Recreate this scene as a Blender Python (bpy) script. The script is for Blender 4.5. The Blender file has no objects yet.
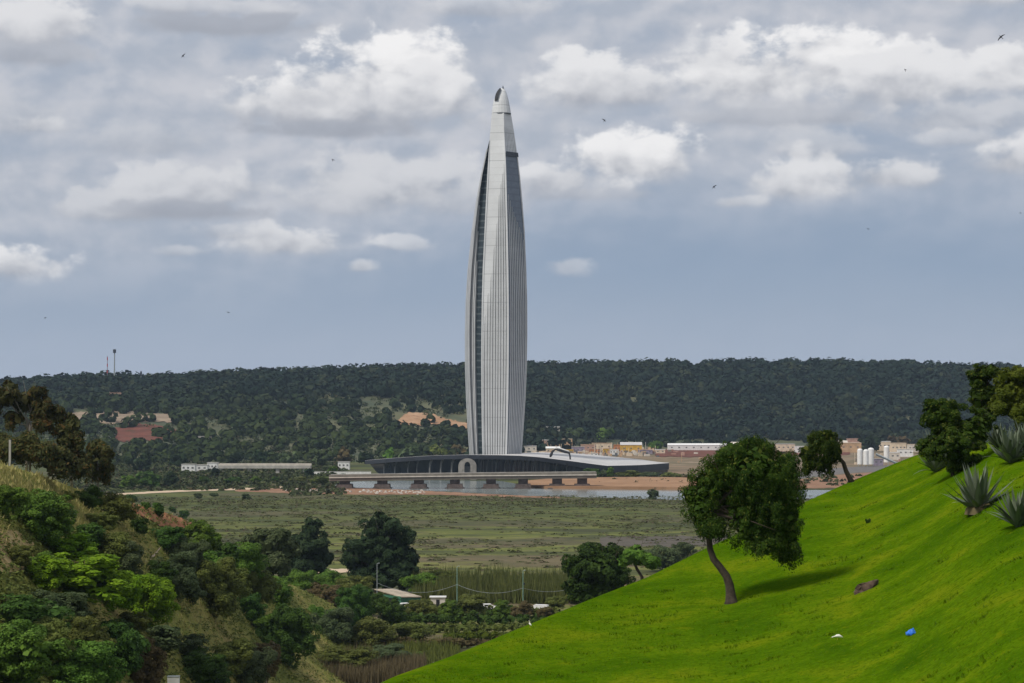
import bpy, math, random
import numpy as np
from mathutils import Vector, Matrix
from mathutils.bvhtree import BVHTree

# ------------------------------------------------------------------ camera, sky, sun, exposure
R = math.radians
F = 2315.0                 # focal length in pixels of a 1024 wide frame
CAM_Z = 45.0
PITCH = math.atan((405 - 341.5) / F)
scn = bpy.context.scene
col = scn.collection
cam_d = bpy.data.cameras.new('camera')
cam_d.sensor_width = 36.0
cam_d.lens = F / 1024 * 36.0
cam_d.clip_start = 0.5
cam_d.clip_end = 12000
cam = bpy.data.objects.new('camera', cam_d)
cam.location = (0, 0, CAM_Z)
cam.rotation_euler = (math.pi / 2 + PITCH, 0, 0)
col.objects.link(cam)
scn.camera = cam
scn.render.engine = 'CYCLES'
scn.view_settings.view_transform = 'Standard'
scn.view_settings.look = 'None'
scn.view_settings.exposure = 0.0
scn.view_settings.gamma = 1.0
scn.view_settings.use_curve_mapping = False
scn.cycles.use_denoising = True
scn.cycles.max_bounces = 6
scn.cycles.diffuse_bounces = 2
scn.cycles.glossy_bounces = 2
scn.cycles.transmission_bounces = 3
scn.cycles.transparent_max_bounces = 6
scn.cycles.volume_bounces = 0
scn.cycles.sample_clamp_indirect = 4.0

SUN_TO = Vector((-0.62, -0.50, 1.0)).normalized()
SUN_EL = math.asin(SUN_TO.z)
SUN_AZ = math.atan2(SUN_TO.x, SUN_TO.y)
sd = bpy.data.lights.new('sun', 'SUN')
sd.energy = 3.1
sd.angle = R(14.0)
sd.color = (1.0, 0.95, 0.87)
sun = bpy.data.objects.new('sun', sd)
sun.rotation_euler = SUN_TO.to_track_quat('Z', 'Y').to_euler()
col.objects.link(sun)


class NT:
    """small helper to write node trees"""
    def __init__(self, tree):
        self.t = tree
        self.n = tree.nodes
        self.l = tree.links

    def new(self, typ, **kw):
        nd = self.n.new(typ)
        for k, v in kw.items():
            setattr(nd, k, v)
        return nd

    def put(self, sock, v):
        if v is None:
            return
        if hasattr(v, 'links') or isinstance(v, bpy.types.NodeSocket):
            self.l.new(v, sock)
        else:
            if isinstance(v, (tuple, list)) and len(v) == 3 and sock.type == 'RGBA':
                v = (*v, 1)
            sock.default_value = v

    def m(self, op, a, b=None, c=None, clamp=False):
        nd = self.new('ShaderNodeMath', operation=op)
        nd.use_clamp = clamp
        self.put(nd.inputs[0], a)
        self.put(nd.inputs[1], b)
        self.put(nd.inputs[2], c)
        return nd.outputs[0]

    def mix(self, fac, a, b, blend='MIX'):
        nd = self.new('ShaderNodeMix', data_type='RGBA', blend_type=blend)
        self.put(nd.inputs[0], fac)
        self.put(nd.inputs[6], a)
        self.put(nd.inputs[7], b)
        return nd.outputs[2]

    def ss(self, v, lo, hi, a=0.0, b=1.0):
        nd = self.new('ShaderNodeMapRange', interpolation_type='SMOOTHSTEP')
        self.put(nd.inputs[0], v)
        self.put(nd.inputs[1], lo)
        self.put(nd.inputs[2], hi)
        self.put(nd.inputs[3], a)
        self.put(nd.inputs[4], b)
        return nd.outputs[0]

    def noise(self, vec, scale, detail=4, rough=0.55, dist=0.0):
        nd = self.new('ShaderNodeTexNoise')
        if vec is not None:
            self.l.new(vec, nd.inputs['Vector'])
        self.put(nd.inputs['Scale'], scale)
        nd.inputs['Detail'].default_value = detail
        nd.inputs['Roughness'].default_value = rough
        nd.inputs['Distortion'].default_value = dist
        return nd.outputs[0]

    def ramp(self, fac, stops):
        nd = self.new('ShaderNodeValToRGB')
        cr = nd.color_ramp
        while len(cr.elements) < len(stops):
            cr.elements.new(0.5)
        for e, (p, c) in zip(cr.elements, stops):
            e.position = p
            e.color = (*c, 1)
        self.put(nd.inputs[0], fac)
        return nd.outputs[0]


def build_world():
    w = bpy.data.worlds.new('World')
    scn.world = w
    w.use_nodes = True
    t = NT(w.node_tree)
    t.n.clear()
    S = 0.1
    sky = t.new('ShaderNodeTexSky', sky_type='NISHITA')
    sky.sun_disc = False
    sky.sun_elevation = SUN_EL
    sky.sun_rotation = SUN_AZ
    sky.altitude = 40
    sky.air_density = 1.0
    sky.dust_density = 1.5
    sky.ozone_density = 1.5
    tc = t.new('ShaderNodeTexCoord')
    sep = t.new('ShaderNodeSeparateXYZ')
    t.l.new(tc.outputs['Generated'], sep.inputs[0])
    x, y, z = sep.outputs
    u = t.m('MULTIPLY', t.m('ARCTAN2', x, y), F)           # azimuth, in 1/2315 rad
    v = t.m('MULTIPLY', t.m('ARCSINE', z), F)              # elevation, in 1/2315 rad
    cmb = t.new('ShaderNodeCombineXYZ')
    t.put(cmb.inputs[0], t.m('MULTIPLY', u, 1 / 100))
    t.put(cmb.inputs[1], t.m('MULTIPLY', v, 1 / 70))
    p = cmb.outputs[0]
    off = t.new('ShaderNodeVectorMath', operation='ADD')
    t.l.new(p, off.inputs[0])
    off.inputs[1].default_value = (-0.10, 0.16, 0)
    n1 = t.noise(p, 1.15, 9, 0.50, 0.12)
    n3 = t.noise(p, 3.4, 6, 0.55, 0.1)
    n1 = t.m('ADD', n1, t.m('MULTIPLY', t.m('SUBTRACT', n3, 0.5), 0.50))
    n2 = t.noise(off.outputs[0], 1.15, 6, 0.47, 0.12)
    relief = t.m('SUBTRACT', t.noise(p, 1.15, 6, 0.47, 0.12), n2)
    st = t.new('ShaderNodeVectorMath', operation='MULTIPLY')
    t.l.new(p, st.inputs[0])
    st.inputs[1].default_value = (0.62, 0.95, 1)
    nv = t.noise(st.outputs[0], 1.0, 6, 0.55, 0.3)          # long soft veils
    # clear part of the sky: the sky texture washed by a thin grey layer
    base = t.mix(0.86, sky.outputs[0], t.mix(t.ss(v, 40, 190), (3.5, 4.25, 5.6), (2.30, 3.15, 4.65)))
    hor = t.ss(v, 110, 20)
    base = t.mix(t.m('MULTIPLY', hor, 0.45), base, (4.1, 4.75, 5.9))
    lft = t.m('MULTIPLY', t.ss(u, 150, -300), 60)
    vv = t.m('ADD', v, lft)
    veil_amt = t.m('MULTIPLY', t.ss(nv, 0.14, 0.54, 0.45, 1.0), t.ss(vv, 130, 270, 0.06, 0.95))
    veil_col = t.mix(t.ss(t.m('ADD', t.m('MULTIPLY', relief, 2.2), nv), 0.20, 0.85), (4.35, 4.75, 5.5), (6.0, 6.1, 6.55))
    colr = t.mix(veil_amt, base, veil_col)
    g = bpy.data.node_groups.new('cloud', 'ShaderNodeTree')
    it = g.interface
    it.new_socket('Color', in_out='INPUT', socket_type='NodeSocketColor')
    for nm in ('u', 'v', 'noise', 'relief', 'cu', 'cv', 'rx', 'ry', 'opacity', 'bright'):
        it.new_socket(nm, in_out='INPUT', socket_type='NodeSocketFloat')
    it.new_socket('Color', in_out='OUTPUT', socket_type='NodeSocketColor')
    q = NT(g)
    gi = q.new('NodeGroupInput')
    go = q.new('NodeGroupOutput')
    I = gi.outputs
    sc_ = q.new('ShaderNodeSeparateColor')           # evaluate the clouds one after another (keeps the shader's stack small)
    q.l.new(I['Color'], sc_.inputs[0])
    ep = q.m('MULTIPLY', sc_.outputs[0], 1e-7)
    dx = q.m('DIVIDE', q.m('SUBTRACT', q.m('ADD', I['u'], ep), I['cu']), I['rx'])
    dy = q.m('DIVIDE', q.m('SUBTRACT', q.m('ADD', I['v'], ep), I['cv']), I['ry'])
    dyb = q.m('MAXIMUM', dy, q.m('MULTIPLY', dy, -1.7))
    r = q.m('SQRT', q.m('ADD', q.m('MULTIPLY', dx, dx), q.m('MULTIPLY', dyb, dyb)))
    nn = q.m('MULTIPLY', q.m('SUBTRACT', I['noise'], 0.5), q.m('ADD', 1.9, q.m('MULTIPLY', dy, 0.7)))
    d = q.m('ADD', q.m('SUBTRACT', 1.0, r), nn)
    soft = q.m('SUBTRACT', 0.95, q.m('MULTIPLY', q.ss(dy, -0.6, 0.6), 0.50))
    a = q.m('MULTIPLY', q.m('MULTIPLY', q.ss(d, 0.02, soft), I['opacity']), q.ss(dy, -0.75, 0.0, 0.55, 1.0))
    sh = q.m('ADD', q.m('ADD', q.m('MULTIPLY', dy, 0.66), 0.50), q.m('MULTIPLY', I['relief'], 1.7))
    sh = q.m('ADD', sh, q.m('MULTIPLY', q.m('SUBTRACT', I['noise'], 0.5), 0.7))
    sh = q.ss(sh, -0.10, 0.95)
    br = q.mix(I['bright'], (3.9, 4.15, 4.75), (9.2, 9.1, 9.1))
    cc = q.mix(sh, (3.45, 3.65, 4.20), br)
    q.l.new(q.mix(a, I['Color'], cc), go.inputs[0])
    clouds = [  # px, py, rx, ry, opacity, bright
        (30, 66, 80, 24, .75, .15), (215, 34, 105, 20, .8, .08), (480, 12, 90, 18, .6, .55), (20, 130, 70, 30, .5, .35),
        (35, 40, 90, 30, .9, .72), (210, 14, 90, 14, .7, .5), (150, 150, 100, 26, .45, .45), (45, 133, 34, 15, .7, .62),
        (345, 128, 140, 26, .95, .10), (300, 112, 92, 36, .95, .70), (365, 112, 130, 40, .95, .78), (405, 76, 100, 54, 1.0, 1.0), (345, 92, 86, 42, .95, .95), (440, 100, 70, 44, .9, .80),
        (600, 96, 100, 42, .95, .78), (565, 90, 66, 40, .8, .80), (645, 96, 44, 24, .6, .6), (560, 196, 110, 14, .55, .2), (632, 166, 86, 44, 1.0, .95), (560, 184, 80, 28, .9, .72),
        (790, 120, 150, 24, .55, .25), (765, 86, 120, 56, 1.0, .93), (845, 72, 90, 52, 1.0, .96), (905, 98, 100, 46, .95, .78), (950, 128, 110, 30, .65, .5), (700, 60, 50, 30, .6, .7),
        (990, 6, 56, 28, .9, .7), (1022, 82, 44, 36, .95, .8), (1012, 170, 52, 34, .95, .75), (960, 145, 60, 16, .6, .55),
        (790, 190, 84, 34, .95, .72), (740, 204, 50, 14, .7, .6), (895, 182, 62, 24, .9, .62), (820, 152, 60, 22, .5, .5),
        (395, 188, 120, 44, .85, .55), (340, 206, 80, 26, .6, .5), (470, 205, 80, 34, .6, .5),
        (190, 216, 110, 18, .8, .06), (195, 196, 110, 38, .9, .58), (90, 215, 76, 24, .7, .5), (285, 246, 90, 26, .95, .72), (20, 272, 78, 30, .95, .85),
        (362, 268, 22, 13, .75, .7), (405, 246, 34, 12, .6, .7), (182, 254, 34, 11, .5, .55), (568, 270, 30, 20, .5, .6), (235, 236, 60, 16, .6, .5), (330, 134, 125, 15, .75, .0), (190, 214, 90, 12, .6, .0), (225, 32, 90, 14, .6, .0), (790, 122, 110, 12, .4, .15),
    ]
    for px, py, rx, ry, op, br in clouds:
        nd = t.new('ShaderNodeGroup')
        nd.node_tree = g
        t.l.new(colr, nd.inputs['Color'])
        t.l.new(u, nd.inputs['u'])
        t.l.new(v, nd.inputs['v'])
        t.l.new(n1, nd.inputs['noise'])
        t.l.new(relief, nd.inputs['relief'])
        nd.inputs['cu'].default_value = math.atan((px - 512) / F) * F
        nd.inputs['cv'].default_value = 405 - py
        nd.inputs['rx'].default_value = rx
        nd.inputs['ry'].default_value = ry
        nd.inputs['opacity'].default_value = op
        nd.inputs['bright'].default_value = br
        colr = nd.outputs[0]
    bg = t.new('ShaderNodeBackground')
    bg.inputs[1].default_value = S
    t.l.new(colr, bg.inputs[0])
    out = t.new('ShaderNodeOutputWorld')
    t.l.new(bg.outputs[0], out.inputs[0])
    w.cycles.sampling_method = 'MANUAL'
    w.cycles.sample_map_resolution = 512


build_world()

# ------------------------------------------------------------------ helpers
CP, SP = math.cos(PITCH), math.sin(PITCH)


def ray(px, py):
    a, b = (px - 512) / F, (341.5 - py) / F
    return Vector((a, CP - b * SP, SP + b * CP))


def P(px, py, Y):
    d = ray(px, py)
    return Vector((0, 0, CAM_Z)) + d * (Y / d.y)


def lerp_tab(tab, x):
    return float(np.interp(x, [r[0] for r in tab], [r[1] for r in tab]))


def mesh_np(name, V, Fq):
    V = np.asarray(V, dtype=np.float32)
    Fq = np.asarray(Fq, dtype=np.int32)
    k = Fq.shape[1]
    me = bpy.data.meshes.new(name)
    me.vertices.add(len(V))
    me.vertices.foreach_set('co', V.ravel())
    me.loops.add(len(Fq) * k)
    me.loops.foreach_set('vertex_index', Fq.ravel())
    me.polygons.add(len(Fq))
    me.polygons.foreach_set('loop_start', np.arange(0, len(Fq) * k, k, dtype=np.int32))
    me.update(calc_edges=True)
    return me


def link(name, me, mat=None, parent=None, loc=None):
    o = bpy.data.objects.new(name, me)
    col.objects.link(o)
    if mat is not None and me is not None:
        for mm in (mat if isinstance(mat, (list, tuple)) else [mat]):
            me.materials.append(mm)
    if parent is not None:
        o.parent = parent
    if loc is not None:
        o.location = loc
    return o


def tag(o, label=None, cat=None, group=None, kind=None):
    if label:
        o['label'] = label
    if cat:
        o['category'] = cat
    if group:
        o['group'] = group
    if kind:
        o['kind'] = kind
    return o


def thing(name, label, cat, loc, rz=0.0, group=None):
    o = link(name, None, loc=loc)
    o.rotation_euler = (0, 0, rz)
    o.empty_display_size = 0.1
    return tag(o, label, cat, group)


class MB:
    """mesh builder"""
    def __init__(self):
        self.v, self.f, self.mi = [], [], []
        self.cur = 0

    def add(self, vs, fs):
        b = len(self.v)
        self.v += [tuple(p) for p in vs]
        self.f += [tuple(i + b for i in f) for f in fs]
        self.mi += [self.cur] * len(fs)
        return self

    def box(self, c, s, rz=0.0, taper=1.0):
        cx, cy, cz = c
        hx, hy, hz = s[0] / 2, s[1] / 2, s[2] / 2
        cr, sr = math.cos(rz), math.sin(rz)
        vs = []
        for sz, tp in ((-1, 1.0), (1, taper)):
            for sx, sy in ((-1, -1), (1, -1), (1, 1), (-1, 1)):
                a, b = sx * hx * tp, sy * hy * tp
                vs.append((cx + a * cr - b * sr, cy + a * sr + b * cr, cz + sz * hz))
        return self.add(vs, [(3, 2, 1, 0), (4, 5, 6, 7), (0, 1, 5, 4), (1, 2, 6, 5), (2, 3, 7, 6), (3, 0, 4, 7)])

    def prism(self, poly, z0, z1):
        n = len(poly)
        ar = sum(poly[i][0] * poly[(i + 1) % n][1] - poly[(i + 1) % n][0] * poly[i][1] for i in range(n))
        if ar < 0:
            poly = poly[::-1]
        f0 = z0 if callable(z0) else (lambda x, y: z0)
        f1 = z1 if callable(z1) else (lambda x, y: z1)
        vs = [(x, y, f0(x, y)) for x, y in poly] + [(x, y, f1(x, y)) for x, y in poly]
        fs = [tuple(range(n - 1, -1, -1)), tuple(range(n, 2 * n))]
        fs += [(i, (i + 1) % n, n + (i + 1) % n, n + i) for i in range(n)]
        return self.add(vs, fs)

    def tube(self, pts, rad, n=7, cap=True):
        pts = [Vector(p) for p in pts]
        if not hasattr(rad, '__len__'):
            rad = [rad] * len(pts)
        vs, fs = [], []
        up = Vector((0.31, 0.17, 0.93))
        for i, p in enumerate(pts):
            t = (pts[min(i + 1, len(pts) - 1)] - pts[max(i - 1, 0)])
            t = t.normalized() if t.length > 1e-9 else Vector((0, 0, 1))
            if abs(t.dot(up)) > 0.98:
                a = t.cross(Vector((1, 0, 0))).normalized()
            else:
                a = t.cross(up).normalized()
            b = t.cross(a)
            for k in range(n):
                an = 2 * math.pi * k / n
                vs.append(p + (a * math.cos(an) + b * math.sin(an)) * rad[i])
        for i in range(len(pts) - 1):
            for k in range(n):
                k2 = (k + 1) % n
                fs.append((i * n + k2, i * n + k, (i + 1) * n + k, (i + 1) * n + k2))
        if cap:
            fs.append(tuple(range(n)))
            fs.append(tuple((len(pts) - 1) * n + k for k in range(n - 1, -1, -1)))
        return self.add(vs, fs)

    def lathe(self, prof, c=(0, 0, 0), n=16):
        vs, fs = [], []
        for r, z in prof:
            for k in range(n):
                a = 2 * math.pi * k / n
                vs.append((c[0] + r * math.cos(a), c[1] + r * math.sin(a), c[2] + z))
        for i in range(len(prof) - 1):
            for k in range(n):
                k2 = (k + 1) % n
                fs.append((i * n + k, i * n + k2, (i + 1) * n + k2, (i + 1) * n + k))
        fs.append(tuple(range(n - 1, -1, -1)))
        fs.append(tuple((len(prof) - 1) * n + k for k in range(n)))
        return self.add(vs, fs)

    def build(self, name, mat=None, parent=None, loc=None, smooth=False):
        me = bpy.data.meshes.new(name)
        me.from_pydata(self.v, [], self.f)
        me.update()
        o = link(name, me, mat, parent, loc)
        if isinstance(mat, (list, tuple)):
            me.polygons.foreach_set('material_index', self.mi)
        if smooth:
            me.polygons.foreach_set('use_smooth', [True] * len(me.polygons))
        return o


# ------------------------------------------------------------------ materials
def mat(name, fn):
    m = bpy.data.materials.new(name)
    m.use_nodes = True
    t = NT(m.node_tree)
    bs = t.n['Principled BSDF']
    fn(t, bs)
    return m


def wpos(t):
    return t.new('ShaderNodeNewGeometry').outputs['Position']


def plain(name, c, rough=0.7, var=0.15, scale=1.0, spec=0.3, metal=0.0, local=True):
    def fn(t, b):
        vec = t.new('ShaderNodeTexCoord').outputs['Object'] if local else wpos(t)
        n = t.noise(vec, scale, 5, 0.6)
        k = t.ss(n, 0.3, 0.7)
        lo = tuple(x * (1 - var) for x in c)
        hi = tuple(min(1, x * (1 + var)) for x in c)
        t.l.new(t.mix(k, lo, hi), b.inputs['Base Color'])
        b.inputs['Roughness'].default_value = rough
        b.inputs['Specular IOR Level'].default_value = spec
        b.inputs['Metallic'].default_value = metal
    return mat(name, fn)


def leafmat(name, dark, light, trans=0.25, third=None, tfrac=0.12):
    def fn(t, b):
        geo = t.new('ShaderNodeNewGeometry')
        oi = t.new('ShaderNodeObjectInfo')
        n = t.noise(geo.outputs['Position'], 0.55, 3, 0.6)
        k = t.m('ADD', t.m('MULTIPLY', geo.outputs['Random Per Island'], 0.55), t.ss(n, 0.32, 0.68, 0.0, 0.45))
        c = t.mix(k, dark, light)
        if third:
            rr = t.m('FRACT', t.m('MULTIPLY', geo.outputs['Random Per Island'], 7.31))
            c = t.mix(t.m('LESS_THAN', rr, tfrac), c, third)
        hsv = t.new('ShaderNodeHueSaturation')
        t.l.new(c, hsv.inputs['Color'])
        t.l.new(t.m('ADD', 0.488, t.m('MULTIPLY', oi.outputs['Random'], 0.024)), hsv.inputs['Hue'])
        t.l.new(t.m('ADD', 0.86, t.m('MULTIPLY', oi.outputs['Random'], 0.28)), hsv.inputs['Value'])
        t.l.new(hsv.outputs[0], b.inputs['Base Color'])
        b.inputs['Roughness'].default_value = 0.6
        b.inputs['Specular IOR Level'].default_value = 0.06
        tr = t.new('ShaderNodeBsdfTranslucent')
        t.l.new(hsv.outputs[0], tr.inputs['Color'])
        mx = t.new('ShaderNodeMixShader')
        mx.inputs[0].default_value = trans
        t.l.new(b.outputs[0], mx.inputs[1])
        t.l.new(tr.outputs[0], mx.inputs[2])
        t.l.new(mx.outputs[0], t.n['Material Output'].inputs[0])
    return mat(name, fn)


M = {}
M['leaf_dark'] = leafmat('leaf_dark', (0.0267, 0.0624, 0.0119), (0.0861, 0.1515, 0.0267))
M['leaf_mid'] = leafmat('leaf_mid', (0.0544, 0.1149, 0.0151), (0.1437, 0.2344, 0.0333))
M['leaf_bright'] = leafmat('leaf_bright', (0.0950, 0.1900, 0.0081), (0.2240, 0.3460, 0.0190), 0.3)
M['leaf_olive'] = leafmat('leaf_olive', (0.0728, 0.0952, 0.0196), (0.1749, 0.1960, 0.0476))
M['leaf_grey'] = leafmat('leaf_grey', (0.0475, 0.0739, 0.0290), (0.1254, 0.1584, 0.0686))
M['leaf_brown'] = leafmat('leaf_brown', (0.0770, 0.0605, 0.0264), (0.1650, 0.1265, 0.0572))
M['leaf_euc'] = leafmat('leaf_euc', (.034, .044, .014), (.095, .090, .030), third=(.130, .080, .026))
M['leaf_deep'] = leafmat('leaf_deep', (0.0160, 0.0340, 0.0140), (0.0480, 0.0740, 0.0300))
M['leaf_lawn_tree'] = leafmat('leaf_lawn_tree', (.012, .032, .004), (.052, .088, .010), 0.2, third=(.105, .125, .02), tfrac=.08)
M['leaf_round'] = leafmat('leaf_round', (.016, .040, .008), (.058, .104, .018))
M['leaf_gold'] = leafmat('leaf_gold', (.052, .076, .008), (.125, .145, .018))


def forest_fn(t, b):
    geo = t.new('ShaderNodeNewGeometry')
    vo = t.new('ShaderNodeTexVoronoi')
    t.l.new(geo.outputs['Position'], vo.inputs['Vector'])
    vo.inputs['Scale'].default_value = 0.07
    sp = t.new('ShaderNodeSeparateColor')
    t.l.new(vo.outputs['Color'], sp.inputs[0])
    big = t.noise(geo.outputs['Position'], 0.006, 4, 0.6)
    c = t.mix(sp.outputs[0], (.0085, .0180, .0140), (.0250, .0380, .0250))
    c = t.mix(t.m('MULTIPLY', t.m('GREATER_THAN', sp.outputs[1], .86), .75), c, (.052, .060, .030))
    c = t.mix(t.ss(big, .50, .66, 0, .70), c, (.032, .040, .019))
    c = t.mix(t.ss(big, .44, .32, 0, .45), c, (.008, .015, .013))
    c = t.mix(t.m('MULTIPLY', geo.outputs['Random Per Island'], .35), c, (.008, .014, .010))
    sep = t.new('ShaderNodeSeparateXYZ')
    t.l.new(geo.outputs['Position'], sep.inputs[0])
    left = t.m('MULTIPLY', t.ss(sep.outputs[0], 40, -160), t.ss(sep.outputs[1], 2600, 2050))
    c = t.mix(t.m('MULTIPLY', left, .85), c, t.mix(sp.outputs[2], (.022, .036, .012), (.055, .072, .022)))
    t.l.new(c, b.inputs['Base Color'])
    b.inputs['Roughness'].default_value = 0.9
    b.inputs['Specular IOR Level'].default_value = 0.02


M['leaf_forest'] = mat('leaf_forest', forest_fn)
M['leaf_scrub'] = leafmat('leaf_scrub', (.026, .042, .014), (.078, .092, .034), 0.1, third=(.10, .085, .05), tfrac=.1)
M['leaf_marsh'] = leafmat('leaf_marsh', (.052, .062, .019), (.100, .108, .036), 0.22, third=(.10, .075, .05), tfrac=.16)
M['leaf_reed'] = leafmat('leaf_reed', (.060, .085, .020), (.150, .165, .050), 0.2)
M['leaf_dry'] = leafmat('leaf_dry', (0.2990, 0.2702, 0.0862), (0.5290, 0.4715, 0.1955), 0.35)
M['leaf_dead'] = leafmat('leaf_dead', (.095, .076, .040), (.200, .160, .085), 0.2)
M['leaf_lawn'] = leafmat('leaf_lawn', (.050, .110, .001), (.120, .180, .003), 0.4)
M['bark'] = plain('bark', (.050, .038, .027), 0.9, 0.35, 5)
M['bark_pale'] = plain('bark_pale', (.20, .175, .14), 0.9, 0.3, 3)
M['steel'] = plain('steel', (.30, .33, .33), 0.5, 0.15, 4)
M['steel_dark'] = plain('steel_dark', (.10, .11, .12), 0.5, 0.2, 1)
M['column_grey'] = plain('column_grey', (.20, .20, .20), 0.7, 0.2, 1)
M['green_paint'] = plain('green_paint', (.045, .145, .085), 0.6, 0.2, 2)
M['pole_green'] = plain('pole_green', (.20, .34, .28), 0.5, 0.15, 2)
M['white_paint'] = plain('white_paint', (.74, .73, .70), 0.5, 0.1, 0.7)
M['offwhite'] = plain('offwhite', (.60, .54, .46), 0.7, 0.15, 0.3)
M['concrete'] = plain('concrete', (.38, .36, .32), 0.85, 0.2, 0.3)
M['pier'] = plain('pier', (.10, .075, .065), 0.9, 0.35, 0.5)
M['deck'] = plain('deck', (.155, .13, .105), 0.85, 0.2, 0.15)
M['parapet'] = plain('parapet', (.185, .165, .135), 0.85, 0.2, 0.3)
M['roof_white'] = plain('roof_white', (.50, .485, .47), 0.6, 0.12, 0.05)
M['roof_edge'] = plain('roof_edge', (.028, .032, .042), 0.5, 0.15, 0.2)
M['dark_glass'] = plain('dark_glass', (.016, .022, .036), 0.12, 0.4, 0.15, spec=0.5)
M['stone'] = plain('stone', (.27, .25, .225), 0.85, 0.25, 0.4)
M['tan'] = plain('tan', (.48, .32, .19), 0.8, 0.2, 0.2)
M['yellow'] = plain('yellow', (.55, .33, .05), 0.6, 0.2, 0.3)
M['orange'] = plain('orange', (.45, .18, .07), 0.7, 0.2, 0.3)
M['red'] = plain('red', (.42, .035, .035), 0.6, 0.2, 0.3)
M['pinkish'] = plain('pinkish', (.42, .26, .20), 0.8, 0.2, 0.3)
M['mauve'] = plain('mauve', (.26, .22, .28), 0.8, 0.2, 0.3)
M['cream'] = plain('cream', (.64, .52, .38), 0.75, 0.15, 0.3)
M['black'] = plain('black', (.018, .018, .020), 0.6, 0.2, 3)
M['bird_black'] = plain('bird_black', (.012, .013, .016), 0.7, 0.2, 9)
M['egret'] = plain('egret', (.80, .78, .68), 0.7, 0.05, 9)
M['beak'] = plain('beak', (.45, .28, .06), 0.5, 0.1, 9)
M['rubber'] = plain('rubber', (.02, .02, .02), 0.8, 0.1, 9)
M['blue_bag'] = plain('blue_bag', (.02, .16, .62), 0.35, 0.2, 9, spec=0.5)
M['pale_window'] = plain('pale_window', (.14, .14, .14), 0.4, 0.3, 1)
M['tin'] = plain('tin', (.42, .35, .26), 0.6, 0.25, 0.5)
M['window'] = plain('window', (.02, .025, .03), 0.15, 0.3, 1, spec=0.5)


def hill_fn(t, b):
    p = wpos(t)
    n = t.noise(p, 0.012, 5, 0.6)
    n2 = t.noise(p, 0.15, 4, 0.6)
    c = t.mix(t.ss(n, .4, .62), (.040, .056, .022), (.100, .100, .040))
    c = t.mix(t.ss(n2, .5, .75), c, (.10, .085, .05))
    t.l.new(c, b.inputs['Base Color'])
    b.inputs['Roughness'].default_value = 0.95


M['hill'] = mat('hill_soil', hill_fn)


def floor_fn(t, b):
    p = wpos(t)
    sep = t.new('ShaderNodeSeparateXYZ')
    t.l.new(p, sep.inputs[0])
    mp = t.new('ShaderNodeMapping')
    t.l.new(p, mp.inputs[0])
    mp.inputs['Scale'].default_value = (0.40, 1.0, 1.0)
    a = t.noise(mp.outputs[0], 0.014, 6, 0.62, 0.4)
    c2 = t.noise(mp.outputs[0], 0.055, 5, 0.6, 0.2)
    f = t.noise(p, 0.45, 4, 0.65)
    ac = t.ss(a, .30, .70)
    c = t.ramp(ac, [(.14, (.050, .054, .024)), (.30, (.086, .098, .030)), (.44, (.130, .150, .034)),
                   (.56, (.185, .190, .050)), (.70, (.095, .088, .044)), (.86, (.160, .128, .072))])
    c = t.mix(t.ss(c2, .52, .66, 0, .85), c, (.058, .062, .030))
    c = t.mix(t.ss(c2, .42, .28), c, (.175, .160, .075))
    c = t.mix(t.ss(f, .35, .75, 0, .55), c, (.055, .060, .026))
    c = t.mix(t.m('MULTIPLY', t.ss(t.m('ADD', sep.outputs[1], t.m('MULTIPLY', a, 260)), 880, 1060), .45), c, (.046, .060, .022))
    c = t.mix(t.m('MULTIPLY', t.ss(a, .46, .56), t.ss(sep.outputs[1], 720, 600, 0, .45)), c, (.150, .115, .062))
    # built-up land and bare earth beyond the river
    far = t.ss(t.m('ADD', sep.outputs[1], t.m('MULTIPLY', a, 220)), 1500, 1640)
    e = t.ramp(t.noise(p, 0.013, 5, 0.6), [(.32, (.085, .085, .042)), (.45, (.24, .17, .11)), (.54, (.12, .105, .06)), (.62, (.30, .22, .15)), (.72, (.42, .34, .25))])
    g = t.mix(t.ss(sep.outputs[0], -20, 60), c, e)
    c = t.mix(far, c, g)
    t.l.new(c, b.inputs['Base Color'])
    b.inputs['Roughness'].default_value = 0.95
    b.inputs['Specular IOR Level'].default_value = 0.1


M['floor'] = mat('marsh_ground', floor_fn)


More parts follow.
